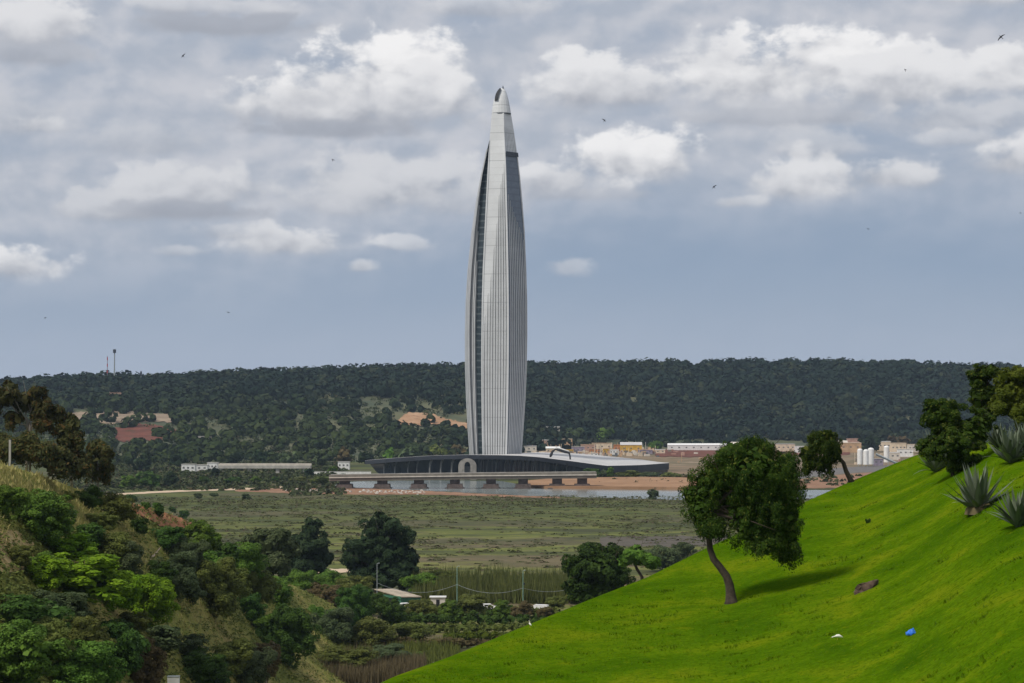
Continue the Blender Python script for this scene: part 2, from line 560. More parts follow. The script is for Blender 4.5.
def lawn_fn(t, b):
    p = wpos(t)
    mp = t.new('ShaderNodeMapping')
    t.l.new(p, mp.inputs[0])
    mp.inputs['Scale'].default_value = (0.80, 0.85, 0.9)
    mp.inputs['Rotation'].default_value = (0, R(22), R(12))
    a = t.noise(mp.outputs[0], 0.30, 4, 0.55, 0.3)
    c2 = t.noise(mp.outputs[0], 0.9, 5, 0.6)
    f = t.noise(p, 7.0, 6, 0.75)
    c = t.ramp(a, [(.28, (.030, .080, .002)), (.42, (.052, .116, .002)), (.56, (.084, .150, .003)), (.72, (.150, .182, .006))])
    c = t.mix(t.ss(c2, .56, .74, 0, .55), c, (.045, .100, .001))
    c = t.mix(t.ss(c2, .40, .26, 0, .5), c, (.145, .165, .006))
    g3 = t.noise(p, 3.2, 5, 0.65, 0.2)
    c = t.mix(t.ss(g3, .50, .66, 0, .60), c, (.034, .074, .001))
    c = t.mix(t.ss(g3, .45, .32, 0, .50), c, (.125, .150, .003))
    g4 = t.noise(p, 1.3, 6, 0.7, 0.4)
    c = t.mix(t.ss(g4, .54, .66, 0, .50), c, (.040, .082, .001))
    c = t.mix(t.ss(g4, .42, .33, 0, .45), c, (.150, .165, .004))
    c = t.mix(t.ss(f, .44, .64, 0, .55), c, (.028, .062, .0005))
    c = t.mix(t.ss(f, .46, .30, 0, .35), c, (.125, .165, .002))
    t.l.new(c, b.inputs['Base Color'])
    b.inputs['Roughness'].default_value = 1.0
    b.inputs['Specular IOR Level'].default_value = 0.0
    bp = t.new('ShaderNodeBump')
    bp.inputs['Strength'].default_value = 0.25
    bp.inputs['Distance'].default_value = 0.06
    t.l.new(t.m('ADD', t.m('MULTIPLY', c2, 1.5), t.m('MULTIPLY', f, 0.5)), bp.inputs['Height'])
    t.l.new(bp.outputs[0], b.inputs['Normal'])


M['lawn'] = mat('lawn_grass', lawn_fn)


def slope_fn(t, b):
    p = wpos(t)
    a = t.noise(p, 0.06, 5, 0.62, 0.3)
    f = t.noise(p, 0.8, 5, 0.65)
    c = t.ramp(a, [(.32, (.115, .130, .026)), (.46, (.205, .205, .042)), (.58, (.270, .240, .065)), (.70, (.330, .250, .095))])
    c = t.mix(t.ss(f, .45, .72, 0, .6), c, (.105, .115, .028))
    t.l.new(c, b.inputs['Base Color'])
    b.inputs['Roughness'].default_value = 0.95
    b.inputs['Specular IOR Level'].default_value = 0.1


M['slope'] = mat('dry_slope', slope_fn)


def earth(name, a, bcol, scale=0.25, c3=None):
    def fn(t, b):
        p = wpos(t)
        n = t.noise(p, scale, 6, 0.65, 0.2)
        c = t.mix(t.ss(n, .35, .65), a, bcol)
        if c3:
            c = t.mix(t.ss(t.noise(p, scale * 3.1, 4, .6), .55, .68), c, c3)
        t.l.new(c, b.inputs['Base Color'])
        b.inputs['Roughness'].default_value = 0.95
        b.inputs['Specular IOR Level'].default_value = 0.1
    return mat(name, fn)


M['sand'] = earth('sand', (.27, .155, .085), (.36, .215, .125), 0.04, (.22,.14,.08))
M['red_soil'] = earth('red_soil', (.115, .045, .030), (.175, .065, .045), 0.05, (.06, .06, .035))
M['terrace'] = earth('terrace', (.23, .175, .125), (.31, .24, .17), 0.05, (.15, .115, .08))
M['cliff'] = earth('cliff', (.33, .19, .105), (.45, .29, .18), 0.05, (.24,.14,.08))
M['red_earth'] = earth('red_earth', (.28, .11, .05), (.40, .20, .10), 0.35, (.19, .14, .07))
M['track'] = earth('track', (.48, .36, .25), (.58, .45, .32), 0.3)
M['bank'] = earth('bank', (.22, .115, .07), (.31, .185, .115), 0.08, (.17,.12,.07))
M['asphalt'] = earth('asphalt', (.13, .12, .115), (.17, .16, .15), 0.2)
M['rubble'] = earth('rubble', (.36, .32, .28), (.60, .56, .50), 0.4)


def water_fn(t, b):
    p = wpos(t)
    n = t.noise(p, 0.02, 4, 0.6)
    t.l.new(t.mix(t.ss(n, .35, .65), (.17, .20, .19), (.24, .27, .26)), b.inputs['Base Color'])
    b.inputs['Roughness'].default_value = 0.16
    b.inputs['Specular IOR Level'].default_value = 0.6
    bp = t.new('ShaderNodeBump')
    bp.inputs['Strength'].default_value = 0.12
    bp.inputs['Distance'].default_value = 0.3
    t.l.new(t.noise(p, 0.6, 4, 0.6), bp.inputs['Height'])
    t.l.new(bp.outputs[0], b.inputs['Normal'])


M['water'] = mat('river_water', water_fn)


def clad_fn(base, seam=4.6, dark=.76, big=.8):
    def fn(t, b):
        tc = t.new('ShaderNodeTexCoord').outputs['Object']
        sep = t.new('ShaderNodeSeparateXYZ')
        t.l.new(tc, sep.inputs[0])
        fr = t.m('FRACT', t.m('DIVIDE', sep.outputs[2], seam))
        fr2 = t.m('FRACT', t.m('DIVIDE', sep.outputs[2], seam * 4))
        n = t.noise(tc, 0.08, 4, 0.6)
        c = t.mix(t.ss(n, .3, .7), tuple(x * .93 for x in base), tuple(x * 1.05 for x in base))
        c = t.mix(t.m('MULTIPLY', t.m('LESS_THAN', fr, .07), 0.5), c, tuple(x * dark for x in base))
        c = t.mix(t.m('MULTIPLY', t.m('LESS_THAN', fr2, .03), big), c, tuple(x * dark * .9 for x in base))
        t.l.new(c, b.inputs['Base Color'])
        b.inputs['Roughness'].default_value = 0.45
        b.inputs['Specular IOR Level'].default_value = 0.4
    return fn


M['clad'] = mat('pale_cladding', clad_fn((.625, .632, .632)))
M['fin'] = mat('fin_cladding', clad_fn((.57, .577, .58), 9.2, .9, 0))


def tglass_fn(c1, c2, line):
    def fn(t, b):
        tc = t.new('ShaderNodeTexCoord').outputs['Object']
        sep = t.new('ShaderNodeSeparateXYZ')
        t.l.new(tc, sep.inputs[0])
        fr = t.m('FRACT', t.m('DIVIDE', sep.outputs[2], 4.3))
        n = t.noise(tc, 0.3, 4, 0.6)
        c = t.mix(t.ss(n, .35, .65), c1, c2)
        c = t.mix(t.m('LESS_THAN', fr, .22), c, line)
        t.l.new(c, b.inputs['Base Color'])
        b.inputs['Roughness'].default_value = 0.22
        b.inputs['Specular IOR Level'].default_value = 0.5
    return fn


M['tower_glass'] = mat('tower_glass', tglass_fn((.012, .020, .026), (.028, .042, .050), (.085, .10, .105)))
M['solar'] = mat('solar_glass', tglass_fn((.085, .110, .150), (.110, .138, .180), (.080, .100, .138)))
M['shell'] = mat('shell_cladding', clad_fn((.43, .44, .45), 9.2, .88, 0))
M['slot'] = plain('slot', (.105, .110, .115), 0.3, 0.3, 0.2)
M['recess'] = plain('recess', (.012, .012, .014), 0.6, 0.2, 0.2)


def agave_fn(t, b):
    geo = t.new('ShaderNodeNewGeometry')
    c = t.mix(geo.outputs['Random Per Island'], (.062, .086, .048), (.150, .178, .110))
    t.l.new(c, b.inputs['Base Color'])
    b.inputs['Roughness'].default_value = 0.5


M['agave'] = mat('agave_leaf', agave_fn)

# ------------------------------------------------------------------ terrain
TERR = []   # list of (name, BVH)


def grid_mesh(name, Pts, matl, smooth=True, terrain=True):
    ny, nx = len(Pts), len(Pts[0])
    V = np.array([[tuple(p) for p in r] for r in Pts], dtype=np.float32).reshape(-1, 3)
    i = np.arange(ny - 1)[:, None] * nx + np.arange(nx - 1)[None, :]
    i = i.ravel()
    Q = np.stack([i, i + 1, i + nx + 1, i + nx], 1)
    me = mesh_np(name, V, Q)
    if smooth:
        me.polygons.foreach_set('use_smooth', np.ones(len(Q), dtype=bool))
    o = link(name, me, matl)
    if terrain:
        TERR.append((name, BVHTree.FromPolygons([Vector(v) for v in V.tolist()], Q.tolist())))
    return o


def shot(px, py, only=None):
    """the first terrain point in that direction"""
    best, bn = None, None
    d = ray(px, py).normalized()
    for nm, bv in TERR:
        if only and nm not in only:
            continue
        h, n, i, dist = bv.ray_cast(Vector((0, 0, CAM_Z)), d, 9000)
        if h is not None and (best is None or dist < best[1]):
            best, bn = (h, dist), n
    return best[0].copy() if best else None


def gz(x, y):
    z = -1.0
    for nm, bv in TERR:
        h, n, i, d = bv.ray_cast(Vector((x, y, 900)), Vector((0, 0, -1)), 2000)
        if h is not None:
            z = max(z, h.z)
    return z


def stuct(o, label=None):
    o['kind'] = 'structure'
    if label:
        o['label'] = label
    return o


# hash noise for terrain
_rs = np.random.RandomState(11)
_K = [(_rs.uniform(-1, 1, 2), _rs.uniform(0, 6.28)) for _ in range(24)]


def wob(x, y, s):
    r = 0
    for i, (k, ph) in enumerate(_K):
        fq = s * (1 + i * 0.35)
        r += math.sin((x * k[0] + y * k[1]) * fq + ph) / (1 + i * 0.35)
    return r / 4


# valley floor
fx = np.linspace(-2500, 2500, 41)
fy = np.linspace(-300, 4200, 41)
stuct(grid_mesh('ground', [[(x, y, 0.0) for x in fx] for y in fy], M['floor']), 'flat olive marsh land of the river valley')

# far wooded ridge: px -> ridge py of the soil, ridge distance, foot distance
RIDGE = [(-700, 388.2, 2700, 1750), (-100, 388.2, 2700, 1750), (0, 390.2, 2700, 1740), (60, 384.2, 2720, 1740), (110, 383.2, 2750, 1750), (160, 384.2, 2800, 1760),
         (220, 381.2, 2850, 1770), (300, 377.2, 2900, 1800), (430, 372.7, 3000, 1850), (480, 371.2, 3050, 1950), (540, 371.2, 3080, 2150),
         (600, 370.2, 3100, 2330), (700, 368.2, 3120, 2420), (800, 368.7, 3120, 2450), (900, 370.2, 3100, 2450), (1024, 374.2, 3100, 2430), (1700, 375.2, 3100, 2400)]


def far_hill(px, t):
    rp = lerp_tab([(a, b) for a, b, c, d in RIDGE], px)
    ry = lerp_tab([(a, c) for a, b, c, d in RIDGE], px)
    fy_ = lerp_tab([(a, d) for a, b, c, d in RIDGE], px)
    Y = fy_ + (ry - fy_) * t
    zr = CAM_Z + (405 - rp) / F * ry
    x = (px - 512) / F * Y
    if t <= 1:
        s = 0.55 * t + 0.45 * (t * t * (3 - 2 * t))
        z = zr * s + (wob(x, Y, 0.006) * 9 + wob(x, Y, 0.02) * 2.5) * math.sin(math.pi * min(t, 1)) ** 0.8
    else:
        z = zr - (t - 1) * 40
    return Vector((x, Y, z - 0.6))


hp = np.linspace(-600, 1640, 150)
ht = np.concatenate([np.linspace(0, 1, 46), [1.06, 1.15, 1.3, 1.45]])
stuct(grid_mesh('hills', [[far_hill(p, t) for p in hp] for t in ht], M['hill']), 'long wooded ridge closing the valley behind the tower')

# near left spur with shrubs
L_R = [(-260, 425, 225), (-150, 440, 230), (-60, 452, 240), (0, 462, 250), (40, 474, 265), (80, 489, 285), (110, 497, 300), (150, 508, 320), (190, 522, 345),
       (230, 550, 385), (280, 580, 440), (330, 603, 500), (380, 630, 545), (430, 650, 560)]
L_B = [(-260, 140), (-150, 150), (0, 190), (100, 215), (200, 265), (280, 330), (330, 362), (380, 400), (430, 420)]


def spur(px, t):
    rp, ry = lerp_tab([(a, b) for a, b, c in L_R], px), lerp_tab([(a, c) for a, b, c in L_R], px)
    by = lerp_tab(L_B, px)
    zr = P(px, rp, ry).z
    zb = P(px, 683, by).z
    Y = by + (ry - by) * t
    x = (px - 512) / F * Y
    if t <= 1:
        s = t if t < 0 else t ** 0.92
        z = zb + (zr - zb) * s + wob(x, Y, 0.05) * 0.7 * min(1, max(0, 1.0 - abs(t - 0.5)))
    else:
        d = (t - 1) * (ry - by)
        z = zr - 0.004 * d * d - 0.05 * d
    return Vector((x, Y, max(z, -3.0)))


lp = np.concatenate([np.linspace(-1500, -290, 22), np.linspace(-260, 430, 100)])
lt = np.concatenate([np.linspace(-0.6, 1, 60), np.linspace(1.05, 3.2, 30)])
stuct(grid_mesh('hillside', [[spur(p, t) for p in lp] for t in lt], M['slope']), 'scrubby hillside with dry grass sloping into the valley')

# lawn hill
W_R = [(150, 820, 78), (250, 760, 80), (300, 733, 82), (395, 684, 86), (450, 663, 91), (520, 632.5, 98), (584, 605, 106), (647, 579.5, 113), (705, 550, 120), (760, 524, 127),
       (808, 501, 134), (852, 481, 142), (916, 455, 142), (960, 446, 132), (1000, 440, 124), (1060, 432, 118), (1350, 395, 110)]
W_B = [(150, 74), (250, 76), (395, 76), (560, 74), (730, 74), (900, 68), (1024, 62), (1350, 52)]
W_E = [(150, 1), (700, 1), (1000, .72), (1350, .65)]


def lawn(px, t):
    rp, ry = lerp_tab([(a, b) for a, b, c in W_R], px), lerp_tab([(a, c) for a, b, c in W_R], px)
    by = lerp_tab(W_B, px)
    zr = P(px, rp, ry).z
    zb = P(px, 760 if px > 300 else 840, by).z
    Y = by + (ry - by) * t
    x = (px - 512) / F * Y
    if t < 0:
        z = zb + (zr - zb) * t * 1.2
    elif t <= 1:
        z = zb + (zr - zb) * t ** lerp_tab(W_E, px)
        z += (wob(x, Y, 0.16) * 0.10 + wob(x, Y, 0.5) * .025) * math.sin(math.pi * t)
    else:
        d = (t - 1) * (ry - by)
        z = zr - 0.012 * d * d
        if d > 25:
            z = zr - 7.5 - (d - 25) * 0.55
    return Vector((x, Y, max(z, -3.0)))


wp = np.concatenate([np.linspace(150, 1350, 160), np.linspace(1400, 3200, 30)])
wt = np.concatenate([np.linspace(-1.1, -.05, 12), np.linspace(0, 1, 60), np.linspace(1.02, 2, 24), np.linspace(2.2, 4.5, 14)])
stuct(grid_mesh('lawn', [[lawn(p, t) for p in wp] for t in wt], M['lawn']), 'steep bright green mown lawn in the foreground')


def smooth_tab(tab, n):
    xs = np.linspace(tab[0][0], tab[-1][0], n)
    return [(x, float(np.interp(x, [a for a, b in tab], [b for a, b in tab]))) for x in xs]


def sheet(name, near, far, matl, lift=0.06, nx=60, ny=6, only=('ground',), label=None, jit=0.0, seed=1):
    """a ground patch between two edges, draped over the terrain"""
    rnd = random.Random(seed)
    a, b = smooth_tab(near, nx), smooth_tab(far, nx)
    rows = []
    jn = [rnd.uniform(-jit, jit) for _ in range(nx)]
    jf = [rnd.uniform(-jit, jit) for _ in range(nx)]
    for j in range(ny):
        f = j / (ny - 1)
        r = []
        for i in range(nx):
            px = a[i][0] * (1 - f) + b[i][0] * f
            py = (a[i][1] + jn[i]) * (1 - f) + (b[i][1] + jf[i]) * f
            h = shot(px, py, only)
            if h is None:
                h = P(px, py, 2000)
            h.z += lift
            r.append(h)
        rows.append(r)
    o = grid_mesh(name, rows, matl, terrain=False)
    return stuct(o, label)


sheet('river', [(330, 486), (345, 487.5), (420, 490.5), (520, 495.5), (600, 498), (700, 500.5), (760, 500.5), (840, 498), (1100, 494), (1400, 490)],
      [(330, 484), (345, 482), (420, 480.5), (500, 481), (527, 486), (600, 489), (690, 490), (760, 490.5), (840, 490), (1100, 486), (1400, 483)],
      M['water'], 0.08, nx=120, jit=.25, label='pale grey river flowing under the road bridge')
sheet('red_bank', [(235, 491.6), (265, 492.5), (300, 494), (360, 495), (420, 494.5), (520, 497.5), (560, 498.5)], [(235, 490.2), (265, 489), (300, 488.4), (345, 487.8), (420, 490.8), (520, 495.8), (560, 497.2)],
      M['bank'], 0.12, nx=90, jit=.3, label='strip of red earth along the near river bank')
sheet('dirt_track', [(60, 496.5), (115, 495.5), (150, 493.5), (200, 491.2), (250, 489.7), (285, 488.2)], [(60, 494.8), (115, 493.8), (150, 491.6), (200, 489.5), (250, 487.8), (285, 486.4)],
      M['track'], 0.10, nx=60, jit=.15, label='pale dirt track crossing the marsh')
sheet('valley_path', [(300, 573.5), (330, 573), (360, 572.5), (400, 574)], [(300, 570.5), (330, 569), (360, 569), (400, 571)], M['track'], 0.06, nx=30, jit=.3,
      label='short stretch of pale path between two dark trees')
sheet('muddy_strip', [(600, 545.5), (660, 547), (700, 547), (760, 547)], [(600, 537), (660, 536), (700, 536), (760, 536)],
      earth('mud', (.085, .075, .060), (.115, .100, .080), 0.2), 0.05, nx=40, jit=.8, label='grey brown muddy strip in the marsh')
sheet('paved_yard', [(770, 486), (800, 479), (840, 474), (900, 470)], [(770, 478), (800, 472), (840, 467.5), (900, 465)], M['asphalt'], 0.05, nx=30, jit=.2,
      label='grey paved yard beyond the river')
sheet('red_flat', [(770, 489.5), (800, 488.8), (840, 488), (900, 486)], [(770, 483), (800, 479.5), (840, 474.6), (900, 470.6)], M['bank'], 0.09, nx=30, jit=.3,
      label='red brown flat ground on the far river bank')
HL = ('hills', 'ground')
sheet('terrace', [(60, 424), (110, 424.5), (150, 422.5), (176, 423)], [(60, 413), (110, 411), (150, 412.5), (176, 415)], M['terrace'], 0.7, nx=40, only=HL, jit=1.0,
      label='bare beige quarry terrace on the far hillside')
sheet('red_slope', [(112, 441), (130, 443), (160, 441), (182, 441)], [(112, 430), (128, 424.5), (155, 425), (178, 431)], M['red_soil'], 0.7, nx=40, only=HL, jit=1.2,
      label='patch of red soil below the beige terrace')
sheet('orange_cliff', [(395, 425), (412, 426.5), (435, 425.5), (447, 426), (467, 430)], [(395, 423), (408, 413.5), (430, 414), (447, 420), (467, 424)], M['cliff'], 1.2, nx=50, only=HL, jit=.9,
      label='bare orange sandstone scar left of the tower foot')
sheet('brown_clearing', [(104, 400), (118, 401), (135, 400)], [(104, 392), (115, 387), (135, 390)], earth('clearing', (.14, .09, .06), (.2, .13, .09), .1), 0.9, nx=24, only=HL, jit=1.0,
      label='small brown clearing high on the far hillside')
sheet('hill_road', [(120, 391), (150, 395), (180, 401), (195, 403.5)], [(120, 389), (150, 393.6), (180, 400), (195, 402.5)], M['terrace'], 1.0, nx=30, only=HL, jit=.3,
      label='thin pale track climbing the far hillside')
sheet('red_earthwork', [(655, 456.5), (700, 457.5), (770, 457), (850, 455)], [(655, 451), (700, 447.5), (770, 447), (850, 447)], M['red_soil'], 0.3, nx=40, jit=.6, label='band of red earthworks in front of the long white shed')
LS = ('hillside',)
sheet('red_scar', [(132, 513), (150, 522), (165, 530), (186, 531), (200, 529)], [(132, 505), (146, 507.5), (160, 512), (186, 520.6), (200, 525.5)], M['red_earth'], 0.25, nx=30, only=LS, jit=1.2,
      label='scar of bare red earth on the crest of the near hillside')
sheet('sandy_path', [(150, 562), (156, 556), (161, 549), (164, 543)], [(152, 557), (159, 550), (164, 545), (166, 541)], M['track'], 0.2, nx=16, ny=4, only=LS, jit=.4, label='short sandy path between the shrubs')
sheet('dry_bank', [(0, 575), (18, 573), (34, 566)], [(0, 530), (16, 532), (34, 545)], earth('dry_bank', (.36, .25, .10), (.46, .34, .17), 0.4, (.25, .20, .07)), 0.15, nx=16, only=LS, jit=1.5,
      label='bare dry grassy bank at the left edge')

# raised sandy bank on the far side of the river
mb = MB()
nearb = [(524, 487.5), (545, 488.8), (580, 489.2), (640, 489.7), (700, 490.3), (740, 490.2)]
farb = [(740, 480.5), (700, 480), (640, 479.5), (580, 480), (545, 481.5), (528, 483)]
mb.prism([tuple(shot(a, b, ('ground',)).xy) for a, b in nearb + farb], -0.5, 1.6)
stuct(mb.build('sandbank', M['sand']), 'raised orange sand bank across the river')

# ------------------------------------------------------------------ tower
TY = 1500.0
AX = 495.0
MPP = TY / F
TX = (AX - 512) * MPP


def zrow(py):
    return P(AX, py, TY).z


# py, L, D0(left shell edge), C0, C1, Rr
PROF = [(476, 471.8, 475.6, 483.6, 506.0, 519.2), (453, 469.3, 473.6, 483.1, 506.8, 521.2), (431, 467.7, 472.2, 482.6, 507.4, 522.8), (399, 466.0, 470.6, 482.1, 508.1, 525.0),
        (366, 464.9, 469.6, 481.9, 508.5, 526.5), (335, 464.8, 469.3, 482.0, 508.7, 527.0), (302, 465.5, 469.8, 482.5, 508.6, 526.9), (270, 467.5, 471.4, 483.4, 508.2, 526.0),
        (231, 471.5, 474.6, 485.2, 507.4, 524.3), (199, 476.2, 478.2, 486.8, 506.6, 521.7), (175, 480.8, 482.0, 488.0, 505.9, 519.5), (154, 485.8, 486.3, 488.9, 505.2, 517.2),
        (141, 489.3, 489.4, 489.5, 504.7, 515.4), (128, 490.6, 490.65, 490.7, 504.2, 513.4), (114, 491.7, 491.75, 491.8, 503.8, 511.0)]
pys = [r[0] for r in PROF][::-1]


def prof(py):
    return [float(np.interp(py, pys, [r[k] for r in PROF][::-1])) for k in range(1, 6)]


def sect(py):
    """plan points of the tower at an image row, metres about the axis"""
    L, D, C0, C1, Rr = [(v - AX) * MPP for v in prof(py)]
    r = (Rr - L) / 2
    z = zrow(py)
    return dict(L=(L, 0.0 * r, z), D=(D, -.50 * r, z), C0=(C0, -.80 * r, z), C1=(C1, -.98 * r, z), R=(Rr, -.05 * r, z),
                B1=(Rr * .75, .72 * r, z), B2=(0.5 * (L + Rr), .98 * r, z), B3=(L * .75, .72 * r, z),
                G1=(D + .10 * (C0 - D), -.50 * r + 3.6, z), G2=(C0 - 0.1, -.80 * r + 5.0, z))


rows = [476, 465, 453, 442, 431, 415, 399, 383, 366, 350, 335, 318, 302, 286, 270, 250, 231, 215, 199, 187, 175, 165, 154, 147, 141, 128, 114]
tower = thing('skyscraper', 'tall pale bullet-shaped skyscraper with vertical fins and a pointed top', 'tower', (TX, TY, 0))


def strip(name, keys, rws, matl, out=0.0, closed=False):
    m = MB()
    vs = []
    for py in rws:
        s = sect(py)
        for k in keys:
            vs.append(s[k])
    n = len(keys)
    fs = []
    for j in range(len(rws) - 1):
        for i in range(n if closed else n - 1):
            i2 = (i + 1) % n
            fs.append((j * n + i, j * n + i2, (j + 1) * n + i2, (j + 1) * n + i))
    m.add(vs, fs)
    return m.build(name, matl, tower)


up_from = [r for r in rows if r <= 154]
strip('facade', ['C0', 'C1'], rows, M['clad'])
strip('side_facade', ['C1', 'R'], up_from, M['clad'])
strip('solar_facade', ['C1', 'R'], [r for r in rows if r >= 154], M['solar'])
strip('rear_facade', ['R', 'B1', 'B2', 'B3', 'L'], rows, M['clad'])
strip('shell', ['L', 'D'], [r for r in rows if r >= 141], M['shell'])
strip('recess_glass', ['D', 'G1', 'G2', 'C0'], [r for r in rows if r >= 141], M['tower_glass'])


def fin(f, ka, kb, top, bot, w, d, matl, name='fin', push=0.0):
    """one vertical fin at fraction f between two plan corners"""
    rws = [bot] + [r for r in rows if top < r < bot] + [top]
    vs = []
    for py in rws:
        s = sect(py)
        a, b = Vector(s[ka]), Vector(s[kb])
        t = (b - a)
        if t.length < 1e-3:
            t = Vector((1, 0, 0))
        ln = t.length
        t.normalize()
        nrm = Vector((t.y, -t.x, 0))
        c = a + t * ln * f
        w2 = min(w / 2, ln * .06) * min(1.0, .12 + (py - top) / 40)
        vs += [c - t * w2 - nrm * 0.3 + nrm * push, c + t * w2 - nrm * 0.3 + nrm * push, c + t * w2 + nrm * (d + push), c - t * w2 + nrm * (d + push)]
    fs = []
    for j in range(len(rws) - 1):
        for i in range(4):
            i2 = (i + 1) % 4
            fs.append((j * 4 + i, j * 4 + i2, (j + 1) * 4 + i2, (j + 1) * 4 + i))
    fs += [(3, 2, 1, 0), tuple((len(rws) - 1) * 4 + k for k in range(4))]
    return MB().add(vs, fs).build(name, matl, tower)


# dark slot windows between the fins of the bright face, starting at stepped heights
for f, top in ((.10, 318), (.205, 296), (.31, 278), (.41, 250), (.51, 226), (.61, 198), (.71, 186), (.81, 176), (.91, 166)):
    fin(f, 'C0', 'C1', top, 476, .55, .05, M['slot'], 'slot_window')
    fin(f + .034, 'C0', 'C1', top - 2, 476, .35, .22, M['fin'])
fin(.985, 'C0', 'C1', 128, 476, .9, .5, M['fin'], 'corner_fin')
fin(.015, 'C0', 'C1', 141, 476, .9, .4, M['fin'], 'corner_fin')
for k, top in enumerate((196, 202, 208, 213, 218, 223, 228, 233, 240)):
    fin(.10 + k * .100, 'C1', 'R', top, 476, .72, .5, M['fin'])
for k in range(7):
    fin(.10 + k * .13, 'C1', 'R', 128 + k * .5, 153, .4, .05, M['slot'], 'slot_window')
fin(.97, 'C1', 'R', 154, 476, .8, .5, M['fin'], 'corner_fin')
fin(.30, 'L', 'D', 230, 476, .5, .05, M['slot'], 'slot_window')
fin(.66, 'L', 'D', 210, 476, .5, .05, M['slot'], 'slot_window')
fin(.97, 'L', 'D', 150, 476, .7, .5, M['fin'])
for f, top in ((.06, 190), (.19, 206), (.32, 232), (.46, 262)):
    fin(f, 'G1', 'G2', top, 476, .55, 1.6, M['fin'])
# flat dark strip painting a shadow gap above the solar facade and ring under the cap
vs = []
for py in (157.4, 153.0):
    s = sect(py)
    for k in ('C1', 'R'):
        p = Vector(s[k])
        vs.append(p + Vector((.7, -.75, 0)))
MB().add(vs, [(0, 1, 3, 2)]).build('painted_shadow_gap', M['roof_edge'], tower)


def cap_ring(py, l, r):
    L, Rr = (l - AX) * MPP, (r - AX) * MPP
    h = (Rr - L) / 2
    cx = (L + Rr) / 2
    z = zrow(py)
    dep = h * .95
    pts = []
    n = 20
    for k in range(n):
        a = 2 * math.pi * k / n
        pts.append((cx + h * math.cos(a), -.12 * h + dep * math.sin(a) * .9, z))
    return pts


def rings(lst, name, matl):
    vs, fs = [], []
    n = 20
    for a in lst:
        vs += cap_ring(*a)
    for j in range(len(lst) - 1):
        for k in range(n):
            k2 = (k + 1) % n
            fs.append((j * n + k, j * n + k2, (j + 1) * n + k2, (j + 1) * n + k))
    fs.append(tuple((len(lst) - 1) * n + k for k in range(n)))
    fs.append(tuple(range(n - 1, -1, -1)))
    return MB().add(vs, fs).build(name, matl, tower, smooth=False)


rings([(114.4, 491.55, 511.15), (113.5, 491.6, 511.1)], 'cap_ring', M['roof_edge'])
cap = rings([(113.5, 491.7, 511.0), (108, 492.2, 510.2), (101, 493.5, 508.8), (96, 495.3, 507.5), (92, 497.5, 506.2), (89.6, 499.6, 505.0), (88.2, 501.6, 504.0)], 'cap', M['clad'])
# dark slanting opening on the cap's left flank
vs = []
for px, py, w, y0 in ((494.6, 101.4, 3.1, -4.1), (494.9, 98, 3.2, -3.7), (495.8, 94.5, 3.1, -3.2), (497.3, 91.5, 2.8, -2.6), (499.4, 88.6, 1.4, -1.6)):
    for dx, dy in ((0, y0), (w, y0 - 1.3), (w, 0), (0, 0)):
        q = P(px + dx, py, TY)
        vs.append((q.x - TX, dy, q.z))
fs = []
for j in range(4):
    for i in range(4):
        i2 = (i + 1) % 4
        fs.append((j * 4 + i, j * 4 + i2, (j + 1) * 4 + i2, (j + 1) * 4 + i))
fs += [(3, 2, 1, 0), (16, 17, 18, 19)]
MB().add(vs, fs).build('cap_opening', M['recess'], tower)
MB().tube([(P(503, 88.5, TY).x - TX, -1, zrow(88.5)), (P(503, 85.8, TY).x - TX, -1, zrow(85.8))], [.5, .12], 6).build('mast_tip', M['roof_edge'], tower)

# ------------------------------------------------------------------ podium with sweeping roof
FRONT = [(365, 461.2, 1470), (385, 459.6, 1440), (404, 458.2, 1422), (429, 456.6, 1410), (466, 455.6, 1400), (500, 456, 1400), (520, 456.6, 1402), (539, 458, 1406), (568, 461.5, 1416), (594, 465, 1430), (607, 466.6, 1438), (640, 465.9, 1462), (669, 463.8, 1500)]
BACK = [(365, 461.3, 1474), (385, 459.5, 1462), (404, 458.2, 1456), (429, 456.6, 1455), (466, 455.5, 1462), (500, 455.0, 1500), (520, 453.0, 1590), (539, 452.3, 1610), (568, 452.9, 1625), (594, 454.8, 1625), (607, 456.1, 1618), (640, 459.4, 1575), (669, 463.4, 1506)]
PB = P(500, 470, 1430)
podium = thing('podium_building', 'low podium building with a wide sweeping roof at the tower foot', 'building', (PB.x, PB.y, 0))
nx = 60
pxs = np.linspace(365, 669, nx)


def tabP(tab, px):
    return P(px, float(np.interp(px, [a for a, b, c in tab], [b for a, b, c in tab])), float(np.interp(px, [a for a, b, c in tab], [c for a, b, c in tab])))


vs, fs, mi = [], [], []
ny = 8
for j in range(ny):
    f = j / (ny - 1)
    for px in pxs:
        a, b = tabP(FRONT, px), tabP(BACK, px)
        p = a.lerp(b, f)
        p.z += math.sin(math.pi * f) * .6
        vs.append((p.x - PB.x, p.y - PB.y, p.z))
for j in range(ny - 1):
    for i in range(nx - 1):
        fs.append((j * nx + i, j * nx + i + 1, (j + 1) * nx + i + 1, (j + 1) * nx + i))
MB().add(vs, fs).build('roof', M['roof_white'], podium, smooth=True)
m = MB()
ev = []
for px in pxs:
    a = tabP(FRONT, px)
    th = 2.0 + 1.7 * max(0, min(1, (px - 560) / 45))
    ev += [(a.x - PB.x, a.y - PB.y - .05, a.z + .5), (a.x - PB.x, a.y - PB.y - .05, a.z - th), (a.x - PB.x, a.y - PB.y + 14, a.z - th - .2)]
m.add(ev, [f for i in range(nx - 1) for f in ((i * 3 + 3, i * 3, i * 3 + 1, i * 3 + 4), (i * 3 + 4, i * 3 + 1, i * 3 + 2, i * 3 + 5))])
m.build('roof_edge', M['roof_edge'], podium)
m = MB()
ev = []
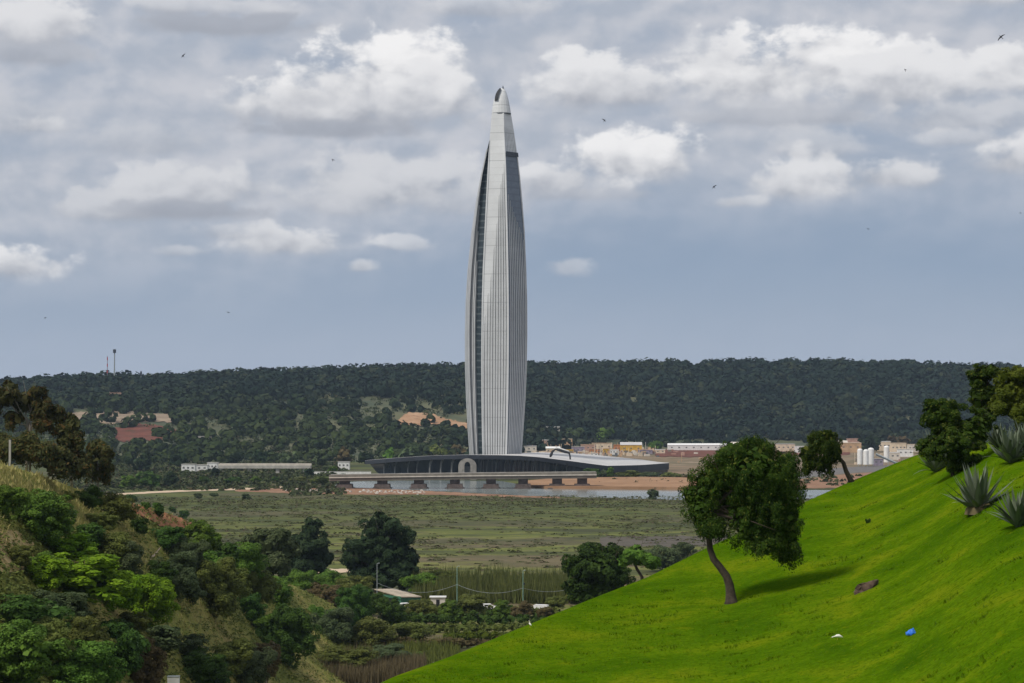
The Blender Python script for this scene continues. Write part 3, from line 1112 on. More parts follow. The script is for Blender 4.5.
for px in np.linspace(368, 668, 40):
    a = tabP(FRONT, px)
    s = 9 if px < 570 else 3
    lo = max(0.0, 1 - (px - 368) / 11) * (a.z - 1.3)  # slanting left end of the dark sheet stands in for shade under the canopy
    ev += [(a.x - PB.x, a.y - PB.y + s, lo), (a.x - PB.x, a.y - PB.y + s, a.z - 1.2)]
m.add(ev, [(i * 2, i * 2 + 2, i * 2 + 3, i * 2 + 1) for i in range(39)])
m.build('glass_facade', M['dark_glass'], podium)
for px in (384, 395, 408, 417, 430, 441, 452, 481, 487, 496, 505, 514, 524, 534, 545, 556, 567, 578, 588):
    a = tabP(FRONT, px)
    h = a.z - 1.4
    x, y = a.x - PB.x, a.y - PB.y + 5
    w = 0.9 if px > 425 and px < 455 else 0.5
    m = MB().tube([(x - .4, y, 0), (x - .3, y, h * .45), (x, y, h * .75), (x + 1.1, y, h)], [w * .6, w * .6, w * .75, w * 1.1], 6)
    m.build('column', M['column_grey' if 425 < px < 455 else 'steel_dark'], podium)
# railing band of mullions
for px in np.arange(470, 590, 4.4):
    a = tabP(FRONT, px)
    MB().box((a.x - PB.x, a.y - PB.y + 7.6, (a.z - 1.5) / 2), (.28, .3, a.z - 1.5)).build('mullion', M['steel_dark'], podium)

# white arched portal under the canopy
A0 = tabP(FRONT, 467.5)
portal = thing('arch_portal', 'white arched stone portal standing under the podium canopy', 'arch', (A0.x, A0.y - 2.5, 0))
mpp = A0.y / F
wo, wi, ht_ = 9.0 * mpp, 3.0 * mpp, A0.z - 1.6
n = 14
outer, inner = [(-wo, 0)], [(-wi, 0)]
for k in range(n + 1):
    a = math.pi - math.pi * k / n
    outer.append((wo * .97 * math.cos(a) * (1 if abs(math.cos(a)) < .99 else 1.03), ht_ * .68 + ht_ * .32 * math.sin(a)))
    inner.append((wi * math.cos(a), ht_ * .64 + ht_ * .2 * math.sin(a)))
outer.append((wo, 0))
inner.append((wi, 0))
vs, fs = [], []
for y in (-1.6, 1.6):
    vs += [(x, y, z) for x, z in outer] + [(x, y, z) for x, z in inner]
q = len(outer)
for i in range(q - 1):
    fs += [(i, q + i, q + i + 1, i + 1), (2 * q + i, 2 * q + i + 1, 3 * q + i + 1, 3 * q + i), (i, i + 1, 2 * q + i + 1, 2 * q + i), (q + i, 3 * q + i, 3 * q + i + 1, q + i + 1)]
MB().add(vs, fs).build('arch', M['stone'], portal)
m = MB().box((0, 1.0, ht_ * .31), (2 * wi - .1, .4, ht_ * .62))
m.build('door', M['slot'], portal)

# bent dark arch gate on the podium roof
b0 = P(567, 464, 1455)
gate = thing('curved_gantry', 'dark bent gantry arching over the white podium roof', 'gantry', (b0.x, b0.y, 0))
pts = [P(551, 455.2, 1455), (P(552.5, 451.5, 1455)), P(555.5, 449.2, 1455), P(560, 450.2, 1455), P(565, 451.8, 1455), P(569.2, 453, 1455), P(570, 456, 1455), P(570.4, 461.5, 1455)]
MB().tube([p - Vector((b0.x, b0.y, 0)) for p in pts], [1.0, .8, .55, .9, .9, .7, .55, .45], 8).build('arch_boom', M['black'], gate)
MB().tube([P(551, 455.2, 1455) - Vector((b0.x, b0.y, 0)), P(550, 457.2, 1455) - Vector((b0.x, b0.y, 0))], [1.0, .4], 8).build('claw', M['black'], gate)
g1 = P(570.4, 461.5, 1455) - Vector((b0.x, b0.y, 0))
MB().tube([g1, (g1.x, g1.y, 0)], [.45, .45], 8).build('leg', M['black'], gate)
MB().tube([p - Vector((b0.x, b0.y, -1.1)) for p in pts[2:6]], [.3, .45, .45, .3], 6).build('boom_cover', M['white_paint'], gate)

# ------------------------------------------------------------------ road bridge
BY = 1250.0
b0 = P(460, 488, BY)
bridge = thing('road_bridge', 'low concrete road bridge on dark piers crossing the river before the tower', 'bridge', (b0.x, b0.y, 0))


def bz(px):
    return float(np.interp(px, [325, 400, 480, 600], [P(325, 474.6, BY).z, P(400, 473.6, BY).z, P(480, 472.6, BY).z, P(600, 471.6, BY).z]))


def lxx(px):
    return (px - 460) / F * BY


for nm, dz0, dz1, y0, y1, ml in (('deck', -3.4, -1.1, -6, 6, 'deck'), ('parapet', -1.1, 0.0, -6.2, -5.8, 'parapet'), ('parapet', -1.1, 0.0, 5.8, 6.2, 'concrete')):
    m = MB()
    vs = []
    for px in np.linspace(330, 596, 12):
        z = bz(px)
        vs += [(lxx(px), y0, z + dz0), (lxx(px), y1, z + dz0), (lxx(px), y1, z + dz1), (lxx(px), y0, z + dz1)]
    fs = [(i * 4 + k, i * 4 + (k + 1) % 4, i * 4 + 4 + (k + 1) % 4, i * 4 + 4 + k) for i in range(11) for k in range(4)]
    fs += [(3, 2, 1, 0), (44, 45, 46, 47)]
    m.add(vs, fs).build(nm, M[ml], bridge)
m = MB()
vs = []
for px in np.linspace(330, 596, 12):
    z = bz(px)
    vs += [(lxx(px), -6.6, z - 1.75), (lxx(px), -6.0, z - 1.75), (lxx(px), -6.0, z - 1.25), (lxx(px), -6.6, z - 1.25)]
m.add(vs, fs).build('ledge', M['offwhite'], bridge)
for px in (345, 382.5, 419, 455, 491, 523, 557, 582):
    x = lxx(px)
    zt = bz(px) - 3.42
    p = MB().box((x, 0, (zt + 2.4) / 2), (5.2, 7.5, zt - 2.4)).build('pier', M['pier'], bridge)
    MB().box((x, 0, 1.5), (8.6, 10.5, 2.0), taper=.94).build('pile_cap', M['pier'], p)
    MB().box((x, 0, .26), (10.2, 12, .44)).build('fender', M['pier'], p)

# low viaduct, boundary wall and white houses on the left plain
v0 = P(265, 474, 1540)
via = thing('viaduct', 'pale low viaduct on short piers beyond the dirt track', 'viaduct', (v0.x, v0.y, 0))
k = 1540 / F
MB().box((0, 0, 3.9), (92 * k, 9, 1.9)).build('deck', M['concrete'], via)
MB().box((0, -4.3, 5.5), (92 * k, .4, 1.3)).build('parapet', M['offwhite'], via)
MB().box((0, 3.2, 5.5), (92 * k, .4, 1.3)).build('parapet', M['offwhite'], via)
for q in (-44, -15, 13, 40):
    MB().box((q * k, 0, 1.45), (2.4, 7, 2.9)).build('pier', M['concrete'], via)
v1 = P(342, 473, 1500)
wl = thing('boundary_wall', 'long low white wall leading up to the bridge', 'wall', (v1.x, v1.y, 0))
k = 1500 / F
MB().box((0, 0, 1.0), (58 * k, .5, 2.0)).build('wall', M['white_paint'], wl)
MB().box((0, 0, 2.08), (58.4 * k, .8, .16)).build('coping', M['concrete'], wl)


def house(px, py, Y, w, d, h, label, wall='white_paint', roof='flat', roofm='concrete', nwin=3, rz=0.0, group=None, name='house', cat='house', wind=True):
    p = P(px, py, Y)
    z = gz(p.x, p.y)
    t = thing(name, label, cat, (p.x, p.y, z), rz, group)
    MB().box((0, 0, h / 2 - .2), (w, d, h + .4)).build('wall', M[wall], t)
    if roof == 'flat':
        MB().box((0, 0, h + .18), (w + .5, d + .5, .34)).build('roof', M[roofm], t)
    else:
        rh = h * .35
        m = MB()
        hw, hd = w / 2 + .3, d / 2 + .4
        m.add([(-hw, -hd, h + .02), (hw, -hd, h + .02), (hw, hd, h + .02), (-hw, hd, h + .02), (-hw, 0, h + rh), (hw, 0, h + rh)],
              [(0, 1, 5, 4), (2, 3, 4, 5), (1, 2, 5), (3, 0, 4), (3, 2, 1, 0)])
        m.build('roof', M[roofm], t)
    if wind:
        for i in range(nwin):
            x = (i + .5) / nwin * w - w / 2
            MB().box((x, -d / 2 - .03, h * .58), (min(1.5, w / nwin * .45), .12, min(1.2, h * .24))).build('window', M['pale_window'], t)
    return t


for i, (px, py, w, h, lb) in enumerate(((189, 473, 9, 5, 'white flat-roofed house at the left end of the pale viaduct'), (200, 473, 11, 4.2, 'wide low white house beside the pale viaduct'),
                                        (213, 473.5, 7, 5.5, 'tall narrow white house touching the pale viaduct'))):
    house(px, py, 1560 + i * 12, w, 9, h, lb)
house(344, 469, 1620, 8, 8, 5.2, 'small white house behind the long white wall')
house(110, 432, 2050, 8, 7, 4, 'lone white hut on the far slope below the red soil', nwin=1)
house(6, 384, 2550, 14, 10, 7, 'white building on the ridge at the far left edge', nwin=4)
house(48, 386, 2600, 12, 9, 5, 'small white building among the ridge trees', nwin=3)
house(206, 433, 2060, 13, 9, 4.5, 'grey house among trees on the lower far hillside', wall='offwhite')

# construction camp and sheds on the right plain: px, py, Y, w, d, h, wall, roof kind, roof colour
camp = [(529, 452.5, 2150, 14, 9, 5.5, 'offwhite', 'flat', 'roof_white', 'pale flat-roofed site office just right of the tower'),
        (541, 450.5, 2230, 16, 9, 6.5, 'pinkish', 'flat', 'white_paint', 'pinkish site building with a white roof under red banners'),
        (553, 452.5, 2140, 13, 8, 5, 'cream', 'gable', 'white_paint', 'cream cabin with white gabled roof in the site camp'),
        (563, 449.5, 2270, 18, 9, 8, 'tan', 'flat', 'cream', 'tall tan block with yellow wall panels in the site camp'),
        (569, 453, 2120, 8, 7, 4, 'yellow', 'flat', 'yellow', 'bright yellow container near the bent gantry'),
        (578, 452, 2160, 12, 8, 6, 'mauve', 'flat', 'concrete', 'grey unfinished concrete frame in the site camp'),
        (588, 450, 2250, 14, 8, 6.5, 'pinkish', 'flat', 'tan', 'brown brick building in the middle of the site camp'),
        (595, 453, 2130, 10, 7, 4.2, 'orange', 'flat', 'pinkish', 'rust orange container in the site camp'),
        (602, 448.5, 2300, 20, 9, 7, 'cream', 'flat', 'tan', 'long cream building at the back of the site camp'),
        (608, 453.3, 2120, 9, 7, 5, 'yellow', 'flat', 'tan', 'yellow site cabin with white doors'),
        (614, 453.8, 2100, 8, 6, 4.4, 'white_paint', 'flat', 'white_paint', 'white container with mauve doors beside the yellow cabin'),
        (620, 451, 2200, 12, 8, 7, 'orange', 'flat', 'orange', 'orange hall next to the white gabled tent'),
        (631, 451.6, 2180, 20, 10, 7.5, 'yellow', 'gable', 'roof_white', 'white gabled tent hall with a yellow lower wall'),
        (645, 453.2, 2120, 13, 8, 4, 'mauve', 'flat', 'pinkish', 'low mauve shed at the right end of the site camp'),
        (556, 454, 2080, 7, 6, 3.2, 'white_paint', 'flat', 'white_paint', 'small white container at the front of the site camp'),
        (583, 454.2, 2070, 9, 6, 3.2, 'tan', 'flat', 'cream', 'low tan hut at the front of the site camp')]
for px, py, Y, w, d, h, wm, rk, rm, lb in camp:
    house(px, py, Y, w, d, h, lb, wm, rk, rm, 3, name='site_building', cat='site building', group='buildings of the construction camp')
house(697, 450.5, 2300, 58, 12, 5.2, 'long white shed in front of the wooded ridge', 'white_paint', 'gable', 'white_paint', 8, name='shed', cat='shed')
house(744, 449.5, 2320, 26, 11, 6, 'pale shed just above the big lawn tree', 'cream', 'gable', 'offwhite', 4, name='shed', cat='shed')
house(783, 452, 2250, 22, 11, 7, 'cream building left of the leaning lawn tree', 'cream', 'flat', 'roof_white', 5, name='building', cat='building')
house(850, 453.5, 2200, 20, 11, 9, 'tan warehouse with a pale roof beside the white silos', 'tan', 'flat', 'cream', 3, name='warehouse', cat='warehouse')
house(853, 447, 2400, 12, 9, 10, 'pinkish block behind the tan warehouse', 'pinkish', 'flat', 'pinkish', 3, name='building', cat='building')
house(898, 452.5, 2180, 14, 10, 9, 'cream block at the right of the white silos', 'cream', 'flat', 'cream', 4, name='building', cat='building')
house(803, 453.5, 2180, 15, 9, 6, 'white block left of the leaning lawn tree', 'white_paint', 'flat', 'white_paint', 3, name='building', cat='building')
house(828, 455.5, 2080, 12, 8, 4, 'low cream shed behind the leaning lawn tree', 'cream', 'gable', 'roof_white', 2, name='shed', cat='shed')
house(836, 449.5, 2320, 22, 9, 7, 'long cream hall behind the tan warehouse', 'cream', 'gable', 'offwhite', 5, name='building', cat='building')
house(892, 459, 1900, 12, 8, 6, 'pale plant building right of the slanting conveyor', 'offwhite', 'flat', 'white_paint', 3, name='building', cat='building')
house(905, 456, 2020, 13, 8, 6.5, 'white plant building nearest the lawn crest', 'white_paint', 'flat', 'offwhite', 3, name='building', cat='building')
house(882, 450.5, 2280, 16, 9, 9, 'cream tower block behind the white silos', 'cream', 'flat', 'white_paint', 4, name='building', cat='building')
house(548, 447, 2360, 24, 8, 6, 'long white roofed hall at the back of the camp near the tower', 'offwhite', 'flat', 'white_paint', 5, name='site_building', cat='site building', group='buildings of the construction camp')
house(590, 455.4, 2040, 14, 5, 2.6, 'row of low white huts at the front of the camp', 'white_paint', 'flat', 'offwhite', 4, name='site_building', cat='site building', group='buildings of the construction camp')
house(660, 452.5, 2150, 9, 6, 3.6, 'small pale hut right of the low mauve shed', 'cream', 'flat', 'white_paint', 2, name='site_building', cat='site building', group='buildings of the construction camp')
house(914, 451, 2230, 12, 10, 7, 'pale house half hidden by the lawn crest', 'offwhite', 'flat', 'cream', 4, name='building', cat='building')

# heaps of site material nobody could count
rng = np.random.default_rng(61)
m = MB()
for i in range(420):
    px, Y = rng.uniform(524, 655), rng.uniform(2030, 2330)
    if rng.uniform() < .12:
        px, Y = rng.uniform(655, 930), rng.uniform(1750, 2300)
    m.cur = int(rng.integers(0, 6))
    w, d, h = rng.uniform(.8, 5), rng.uniform(.8, 3), rng.uniform(.8, 3.4)
    if rng.uniform() < .12:
        w, d, h = .35, .35, rng.uniform(5, 10)
    m.box(((px - 512) / F * Y, Y, h / 2 - .05), (w, d, h), rng.uniform(-.3, .3))
tag(m.build('site_rubble', [M['tan'], M['pinkish'], M['offwhite'], M['bark_pale'], M['cream'], M['steel_dark']]), 'jumble of building materials and poles between the camp buildings', kind='stuff')

# red banners on the camp
for px, lb in ((534, 'red banner on a pole nearest the tower'), (542, 'red banner on a pole farther from the tower')):
    p = P(px, 450, 2260)
    t = thing('banner', lb, 'banner', (p.x, p.y, 0), group='red banners over the site camp')
    MB().tube([(0, 0, 0), (0, 0, 11)], .18, 6).build('pole', M['steel'], t)
    MB().box((1.6, 0, 9.3), (3.2, .12, 2.6)).build('flag', M['red'], t)

# white silos
for i, (px, py, Y, r, h, lb) in enumerate(((860, 467.5, 1700, 2.0, 12, 'leftmost white silo of the cement plant'), (866, 468, 1690, 2.0, 11.6, 'second white silo from the left in the cement plant'),
                                           (871, 467.5, 1700, 2.3, 12.6, 'widest white silo of the cement plant'), (886.5, 462.5, 1760, 2.1, 13, 'detached white silo at the right of the cement plant'))):
    p = P(px, py, Y)
    t = thing('silo', lb, 'silo', (p.x, p.y, 0), group='white silos of the cement plant')
    MB().lathe([(r, 1.5), (r, h), (r * .7, h + .8), (r * .2, h + 1.1)], n=14).build('tank', M['white_paint'], t, smooth=False)
    for a in range(4):
        an = a * math.pi / 2 + .6
        MB().box((r * .8 * math.cos(an), r * .8 * math.sin(an), .75), (.3, .3, 1.5)).build('leg', M['steel'], t)
p = P(884, 467, 1700)
cv = thing('conveyor', 'slanting grey conveyor between the white silos', 'conveyor', (p.x, p.y, 0))
MB().tube([(-6, 0, 9), (12, 0, 1)], .9, 4).build('belt', M['steel'], cv)
MB().box((3, 0, 2.4), (.4, .4, 4.8)).build('leg', M['steel'], cv)
house(878, 467, 1720, 7, 6, 5, 'small grey control cabin at the foot of the white silos', 'mauve', 'flat', 'concrete', 2, name='cabin', cat='cabin')

# antenna masts on the ridge
for px, top, base, w, mm, lb in ((107.3, 356, 376, .55, 'mauve', 'thin red and white lattice mast on the ridge'), (114.4, 349, 376, .95, 'steel', 'tall dark telecom mast with antennas on the ridge'), (141, 371, 380, .6, 'steel', 'short mast on the ridge right of the telecom mast')):
    Y = 2700
    p = P(px, base, Y)
    z = gz(p.x, p.y)
    t = thing('telecom_mast', lb, 'mast', (p.x, p.y, z))
    h = P(px, top, Y).z - z
    MB().tube([(0, 0, 0), (0, 0, h)], [w, w * .6], 6).build('shaft', M[mm], t)
    if mm == 'steel':
        MB().tube([(0, 0, h - 4.5), (0, 0, h - .5)], [w * 1.9, w * 1.9], 6).build('antenna', M['roof_edge'], t)
    else:
        for q in range(4):
            MB().tube([(0, 0, h * (.2 + q * .22)), (0, 0, h * (.3 + q * .22))], [w * 1.05, w * 1.0], 6).build('band', M['red'], t)

# ------------------------------------------------------------------ vegetation
def leaves(pos, out, size, rng, up=.30, rnd=.36, droop=0.0, asp=.55):
    """diamond leaf clumps at pos, facing roughly along out"""
    n = len(pos)
    nrm = out * .7 + rng.normal(size=(n, 3)) * rnd
    nrm[:, 2] += up
    nrm /= np.linalg.norm(nrm, axis=1, keepdims=True) + 1e-9
    tn = rng.normal(size=(n, 3))
    tn[:, 2] -= droop * 2.2
    tn -= nrm * np.sum(tn * nrm, 1, keepdims=True)
    tn /= np.linalg.norm(tn, axis=1, keepdims=True) + 1e-9
    bt = np.cross(nrm, tn)
    s = size * rng.uniform(.6, 1.35, (n, 1))
    w = s * asp
    V = np.empty((n, 4, 3))
    V[:, 0] = pos - tn * s * .5
    V[:, 1] = pos + bt * w * .5 - tn * s * .08
    V[:, 2] = pos + tn * s * .5
    V[:, 3] = pos - bt * w * .5 - tn * s * .08
    return V.reshape(-1, 3)


def crown_arrays(lobes, n, size, rng, clump=.30, per=140, inner=.55, droop=0.0, asp=.7, ragged=.08, core=.10):
    """foliage as many puffs sitting on the lobes, each puff a shell of leaves facing away from its middle"""
    lobes = np.array(lobes, dtype=float)
    wgt = (lobes[:, 3] * lobes[:, 4] * lobes[:, 5]) ** (2 / 3)
    wgt /= wgt.sum()
    nc = max(10, n // per)
    li = rng.choice(len(lobes), nc, p=wgt)
    d = rng.normal(size=(nc, 3))
    d /= np.linalg.norm(d, axis=1, keepdims=True)
    rad = (inner + (1 - inner) * rng.uniform(0, 1, (nc, 1)) ** .5) * (1 + rng.normal(size=(nc, 1)) * ragged)
    crm = np.median(lobes[:, 3:6].min(1)) * clump * 1.55
    pr = crm * rng.uniform(.65, 1.35, nc)
    cc = lobes[li, :3] + d * np.maximum(lobes[li, 3:6] * rad - pr[:, None] * .45, 0)
    w = pr ** 2
    k = rng.choice(nc, n, p=w / w.sum())
    e = rng.normal(size=(n, 3))
    e += d[k] * .55 + np.array([0, 0, .35])
    e /= np.linalg.norm(e, axis=1, keepdims=True)
    rr = pr[k][:, None] * rng.uniform(.72, 1.08, (n, 1))
    off = e * rr * np.array([1, 1, .78])
    if droop:
        off[:, 2] -= np.abs(rng.normal(size=n)) * pr[k] * droop * .9
    pos = cc[k] + off
    V = leaves(pos, e + d[k] * .25, size, rng, droop=droop, asp=asp)
    nk = int(n * core)  # oversized inner leaves, added to block light and keep the crown dark inside
    if nk:
        lk = rng.choice(len(lobes), nk, p=wgt)
        f = rng.normal(size=(nk, 3))
        f /= np.linalg.norm(f, axis=1, keepdims=True)
        p2 = lobes[lk, :3] + f * lobes[lk, 3:6] * rng.uniform(.2, .66, (nk, 1))
        V = np.concatenate([V, leaves(p2, f, size * 2.6, rng, asp=.8)])
    return V


def leafmesh(name, V):
    n = len(V) // 4
    return mesh_np(name, V, np.arange(n * 4).reshape(n, 4))


def blob_lobes(rng, w, h, k=7, base=.0):
    """random lobes filling a bush of width w and height h standing on z=0"""
    L = [(0, 0, h * .46, w * .44, w * .42, h * .48)]
    for i in range(k):
        a = rng.uniform(0, 6.28)
        rr = rng.uniform(.15, .36) * w
        zz = rng.uniform(.22, .78) * h
        s = rng.uniform(.13, .24)
        L.append((rr * math.cos(a), rr * math.sin(a), zz + base, w * s, w * s, h * s * 1.15))
    return L


_shrub_cache = {}


def shrub_mesh(kind, var):
    """unit shrub: 1 wide and 1 high; scaled per object"""
    key = (kind, var)
    if key not in _shrub_cache:
        rng = np.random.default_rng(hash(kind) % 1000 if False else sum(map(ord, kind)) * 7 + var * 131)
        n, s, cl, npf = dict(small=(2200, .080, .55, 26), mid=(9000, .044, .42, 60), big=(22000, .030, .34, 110))[var % 10 == 0 and 'mid' or ('small', 'mid', 'big')[var // 10 % 3]]
        V = crown_arrays(blob_lobes(rng, 1.0, 1.0, 12), n, s, rng, clump=cl, per=max(40, n // npf), inner=.6, ragged=.07)
        V[:, 2] = np.maximum(V[:, 2], -.05)
        me = leafmesh('shrub', V)
        me.materials.append(M[kind])
        _shrub_cache[key] = me
    return _shrub_cache[key]


RND = random.Random(5)
SHRUB_BASES = []


def shrub(px, py, wpx, hpx, kind, label, size='mid', name='shrub', cat='shrub', group=None, only=None, Y=None):
    if Y is None:
        p = shot(px, min(py, 700), only)
    else:
        p = P(px, py, Y)
        p.z = gz(p.x, p.y)
    k = p.y / F
    v = {'small': 1, 'mid': 10, 'big': 20}[size] + RND.randint(0, 2) * (1 if size != 'mid' else 1)
    o = link(name, shrub_mesh(kind, v))
    o.location = p - Vector((0, 0, 0.05 * hpx * k))
    o.rotation_euler = (0, 0, RND.uniform(0, 6.28))
    o.scale = (wpx * k * 1.12, wpx * k * RND.uniform(.85, 1.05), hpx * k * 1.14)
    tag(o, label, cat, group)
    SHRUB_BASES.append((p.x, p.y, wpx * k))
    return o


HS = 'shrubs on the near hillside'
D, MI, BR, OL, GR, BW, EU, DP = 'leaf_dark', 'leaf_mid', 'leaf_bright', 'leaf_olive', 'leaf_grey', 'leaf_brown', 'leaf_euc', 'leaf_deep'
for px, py, w, h, kd, sz, lb in (
        (40, 538, 88, 48, MI, 'big', 'large dark green shrub under the dry grass crest at the left edge'),
        (5, 520, 40, 34, MI, 'mid', 'green shrub cut by the left edge beside the dry grass crest'),
        (88, 508, 28, 23, D, 'mid', 'round dark shrub standing alone on the dry grass crest'),
        (68, 500, 20, 10, OL, 'small', 'low olive shrub on the crest left of the round dark shrub'),
        (116, 524, 44, 30, OL, 'mid', 'brownish olive shrub right of the round dark crest shrub'),
        (139, 535, 20, 18, D, 'mid', 'small dark shrub at the foot of the red earth scar'),
        (131, 502, 17, 8, D, 'small', 'flat dark shrub at the top left of the red earth scar'),
        (145, 510, 10, 8, D, 'small', 'tiny dark shrub second from the left on the red earth scar'),
        (158, 517, 16, 15, D, 'small', 'largest dark round shrub on the red earth scar'),
        (173, 513, 9, 6, D, 'small', 'tiny dark shrub behind the right side of the red earth scar'),
        (183, 519, 11, 9, D, 'small', 'dark round shrub at the right end of the red earth scar'),
        (62, 562, 74, 30, BR, 'big', 'light green dome shaped shrub above the brightest shrub'),
        (44, 592, 56, 36, BR, 'big', 'light green shrub left of the biggest bright shrub'),
        (112, 612, 60, 40, BR, 'big', 'bright green shrub between the two biggest bright shrubs'),
        (78, 605, 112, 52, BR, 'big', 'big bright yellow green shrub in the middle of the hillside'),
        (150, 627, 74, 52, BR, 'big', 'bright green shrub at the right of the biggest bright shrub'),
        (112, 572, 48, 38, OL, 'mid', 'yellowish olive shrub above the bright shrubs'),
        (124, 585, 54, 44, GR, 'big', 'dark grey green shrub right of the light green dome'),
        (166, 550, 40, 24, D, 'mid', 'dark green shrub just below the red earth scar'),
        (196, 556, 46, 36, MI, 'mid', 'mid green shrub on the skyline right of the red earth scar'),
        (178, 598, 52, 44, GR, 'big', 'grey green shrub right of the sandy path'),
        (214, 616, 66, 56, OL, 'big', 'tall olive shrub on the right flank of the hillside'),
        (192, 606, 30, 24, GR, 'mid', 'small grey shrub above the pale grass clearing'),
        (240, 582, 50, 42, MI, 'big', 'bright-topped green shrub left of the dark tall trees'),
        (225, 570, 36, 28, D, 'mid', 'dark shrub behind the bright-topped green shrub'),
        (258, 606, 44, 36, OL, 'mid', 'olive shrub low on the right flank of the hillside'),
        (28, 640, 84, 46, D, 'big', 'dark green shrub below the bright shrubs at the left edge'),
        (75, 640, 50, 34, GR, 'mid', 'greyish shrub under the biggest bright shrub'),
        (86, 664, 64, 48, OL, 'big', 'olive shrub between the dark shrubs near the bottom left'),
        (20, 694, 100, 74, MI, 'big', 'huge green shrub filling the bottom left corner'),
        (80, 700, 84, 62, MI, 'big', 'green shrub at the bottom edge right of the corner shrub'),
        (124, 678, 54, 56, D, 'big', 'tall dark shrub near the bottom edge left of the brown brush'),
        (160, 652, 50, 28, GR, 'mid', 'thin grey brush below the bright shrub at the right'),
        (142, 690, 48, 48, BW, 'mid', 'brown half dead brush at the bottom edge'),
        (192, 668, 44, 34, GR, 'mid', 'grey green brush in front of the pale grass clearing'),
        (205, 694, 60, 44, D, 'big', 'leafy dark green shrub at the bottom edge above the white box'),
        (246, 692, 56, 46, GR, 'big', 'leafy grey green shrub at the bottom edge left of the reeds'),
        (284, 664, 62, 58, D, 'big', 'tall dense dark green shrub at the foot of the hillside'),
        (240, 660, 34, 22, OL, 'mid', 'small olive shrub in the pale grass clearing'),
        (18, 566, 34, 20, OL, 'mid', 'olive shrub on the bare dry bank at the left edge'),
        (45, 578, 46, 26, MI, 'mid', 'green shrub left of the light green dome'),
        (90, 548, 40, 26, D, 'mid', 'dark green shrub at the right end of the big crest shrub'),
        (100, 532, 30, 18, OL, 'mid', 'yellow olive shrub under the round dark crest shrub'),
        (184, 572, 44, 34, GR, 'big', 'grey olive shrub just right of the sandy path'),
        (206, 588, 50, 38, MI, 'big', 'green shrub in the middle of the right flank'),
        (160, 586, 30, 26, D, 'mid', 'dark shrub between the grey green shrub and the bright shrub'),
        (228, 602, 44, 34, OL, 'big', 'olive shrub right of the tall olive shrub'),
        (250, 622, 40, 30, D, 'mid', 'dark shrub at the right edge of the pale grass clearing'),
        (276, 606, 40, 30, MI, 'mid', 'green shrub at the foot of the right flank'),
        (208, 548, 30, 20, MI, 'mid', 'small green shrub on the skyline of the right flank'),
        (58, 622, 60, 30, GR, 'big', 'grey olive shrub left below the biggest bright shrub'),
        (40, 664, 70, 44, OL, 'big', 'olive green shrub between the corner shrub and the dark left shrub'),
        (114, 652, 50, 34, D, 'mid', 'dark shrub just under the biggest bright shrub'),
        (134, 640, 36, 26, OL, 'mid', 'olive shrub touching the lower edge of the right bright shrub'),
        (200, 682, 36, 32, GR, 'mid', 'grey leafy shrub at the upper left of the leafy dark green shrub'),
        (228, 676, 44, 34, OL, 'mid', 'olive brush between the two leafy shrubs at the bottom edge'),
        (262, 680, 46, 40, BW, 'mid', 'brown brush at the left end of the dry reeds'),
        (264, 640, 38, 28, MI, 'mid', 'green shrub left of the tall dense dark shrub')):
    shrub(px, py, w, h, kd, lb, sz, group=HS, only=('hillside', 'ground'))
VS = 'shrubs on the valley floor'
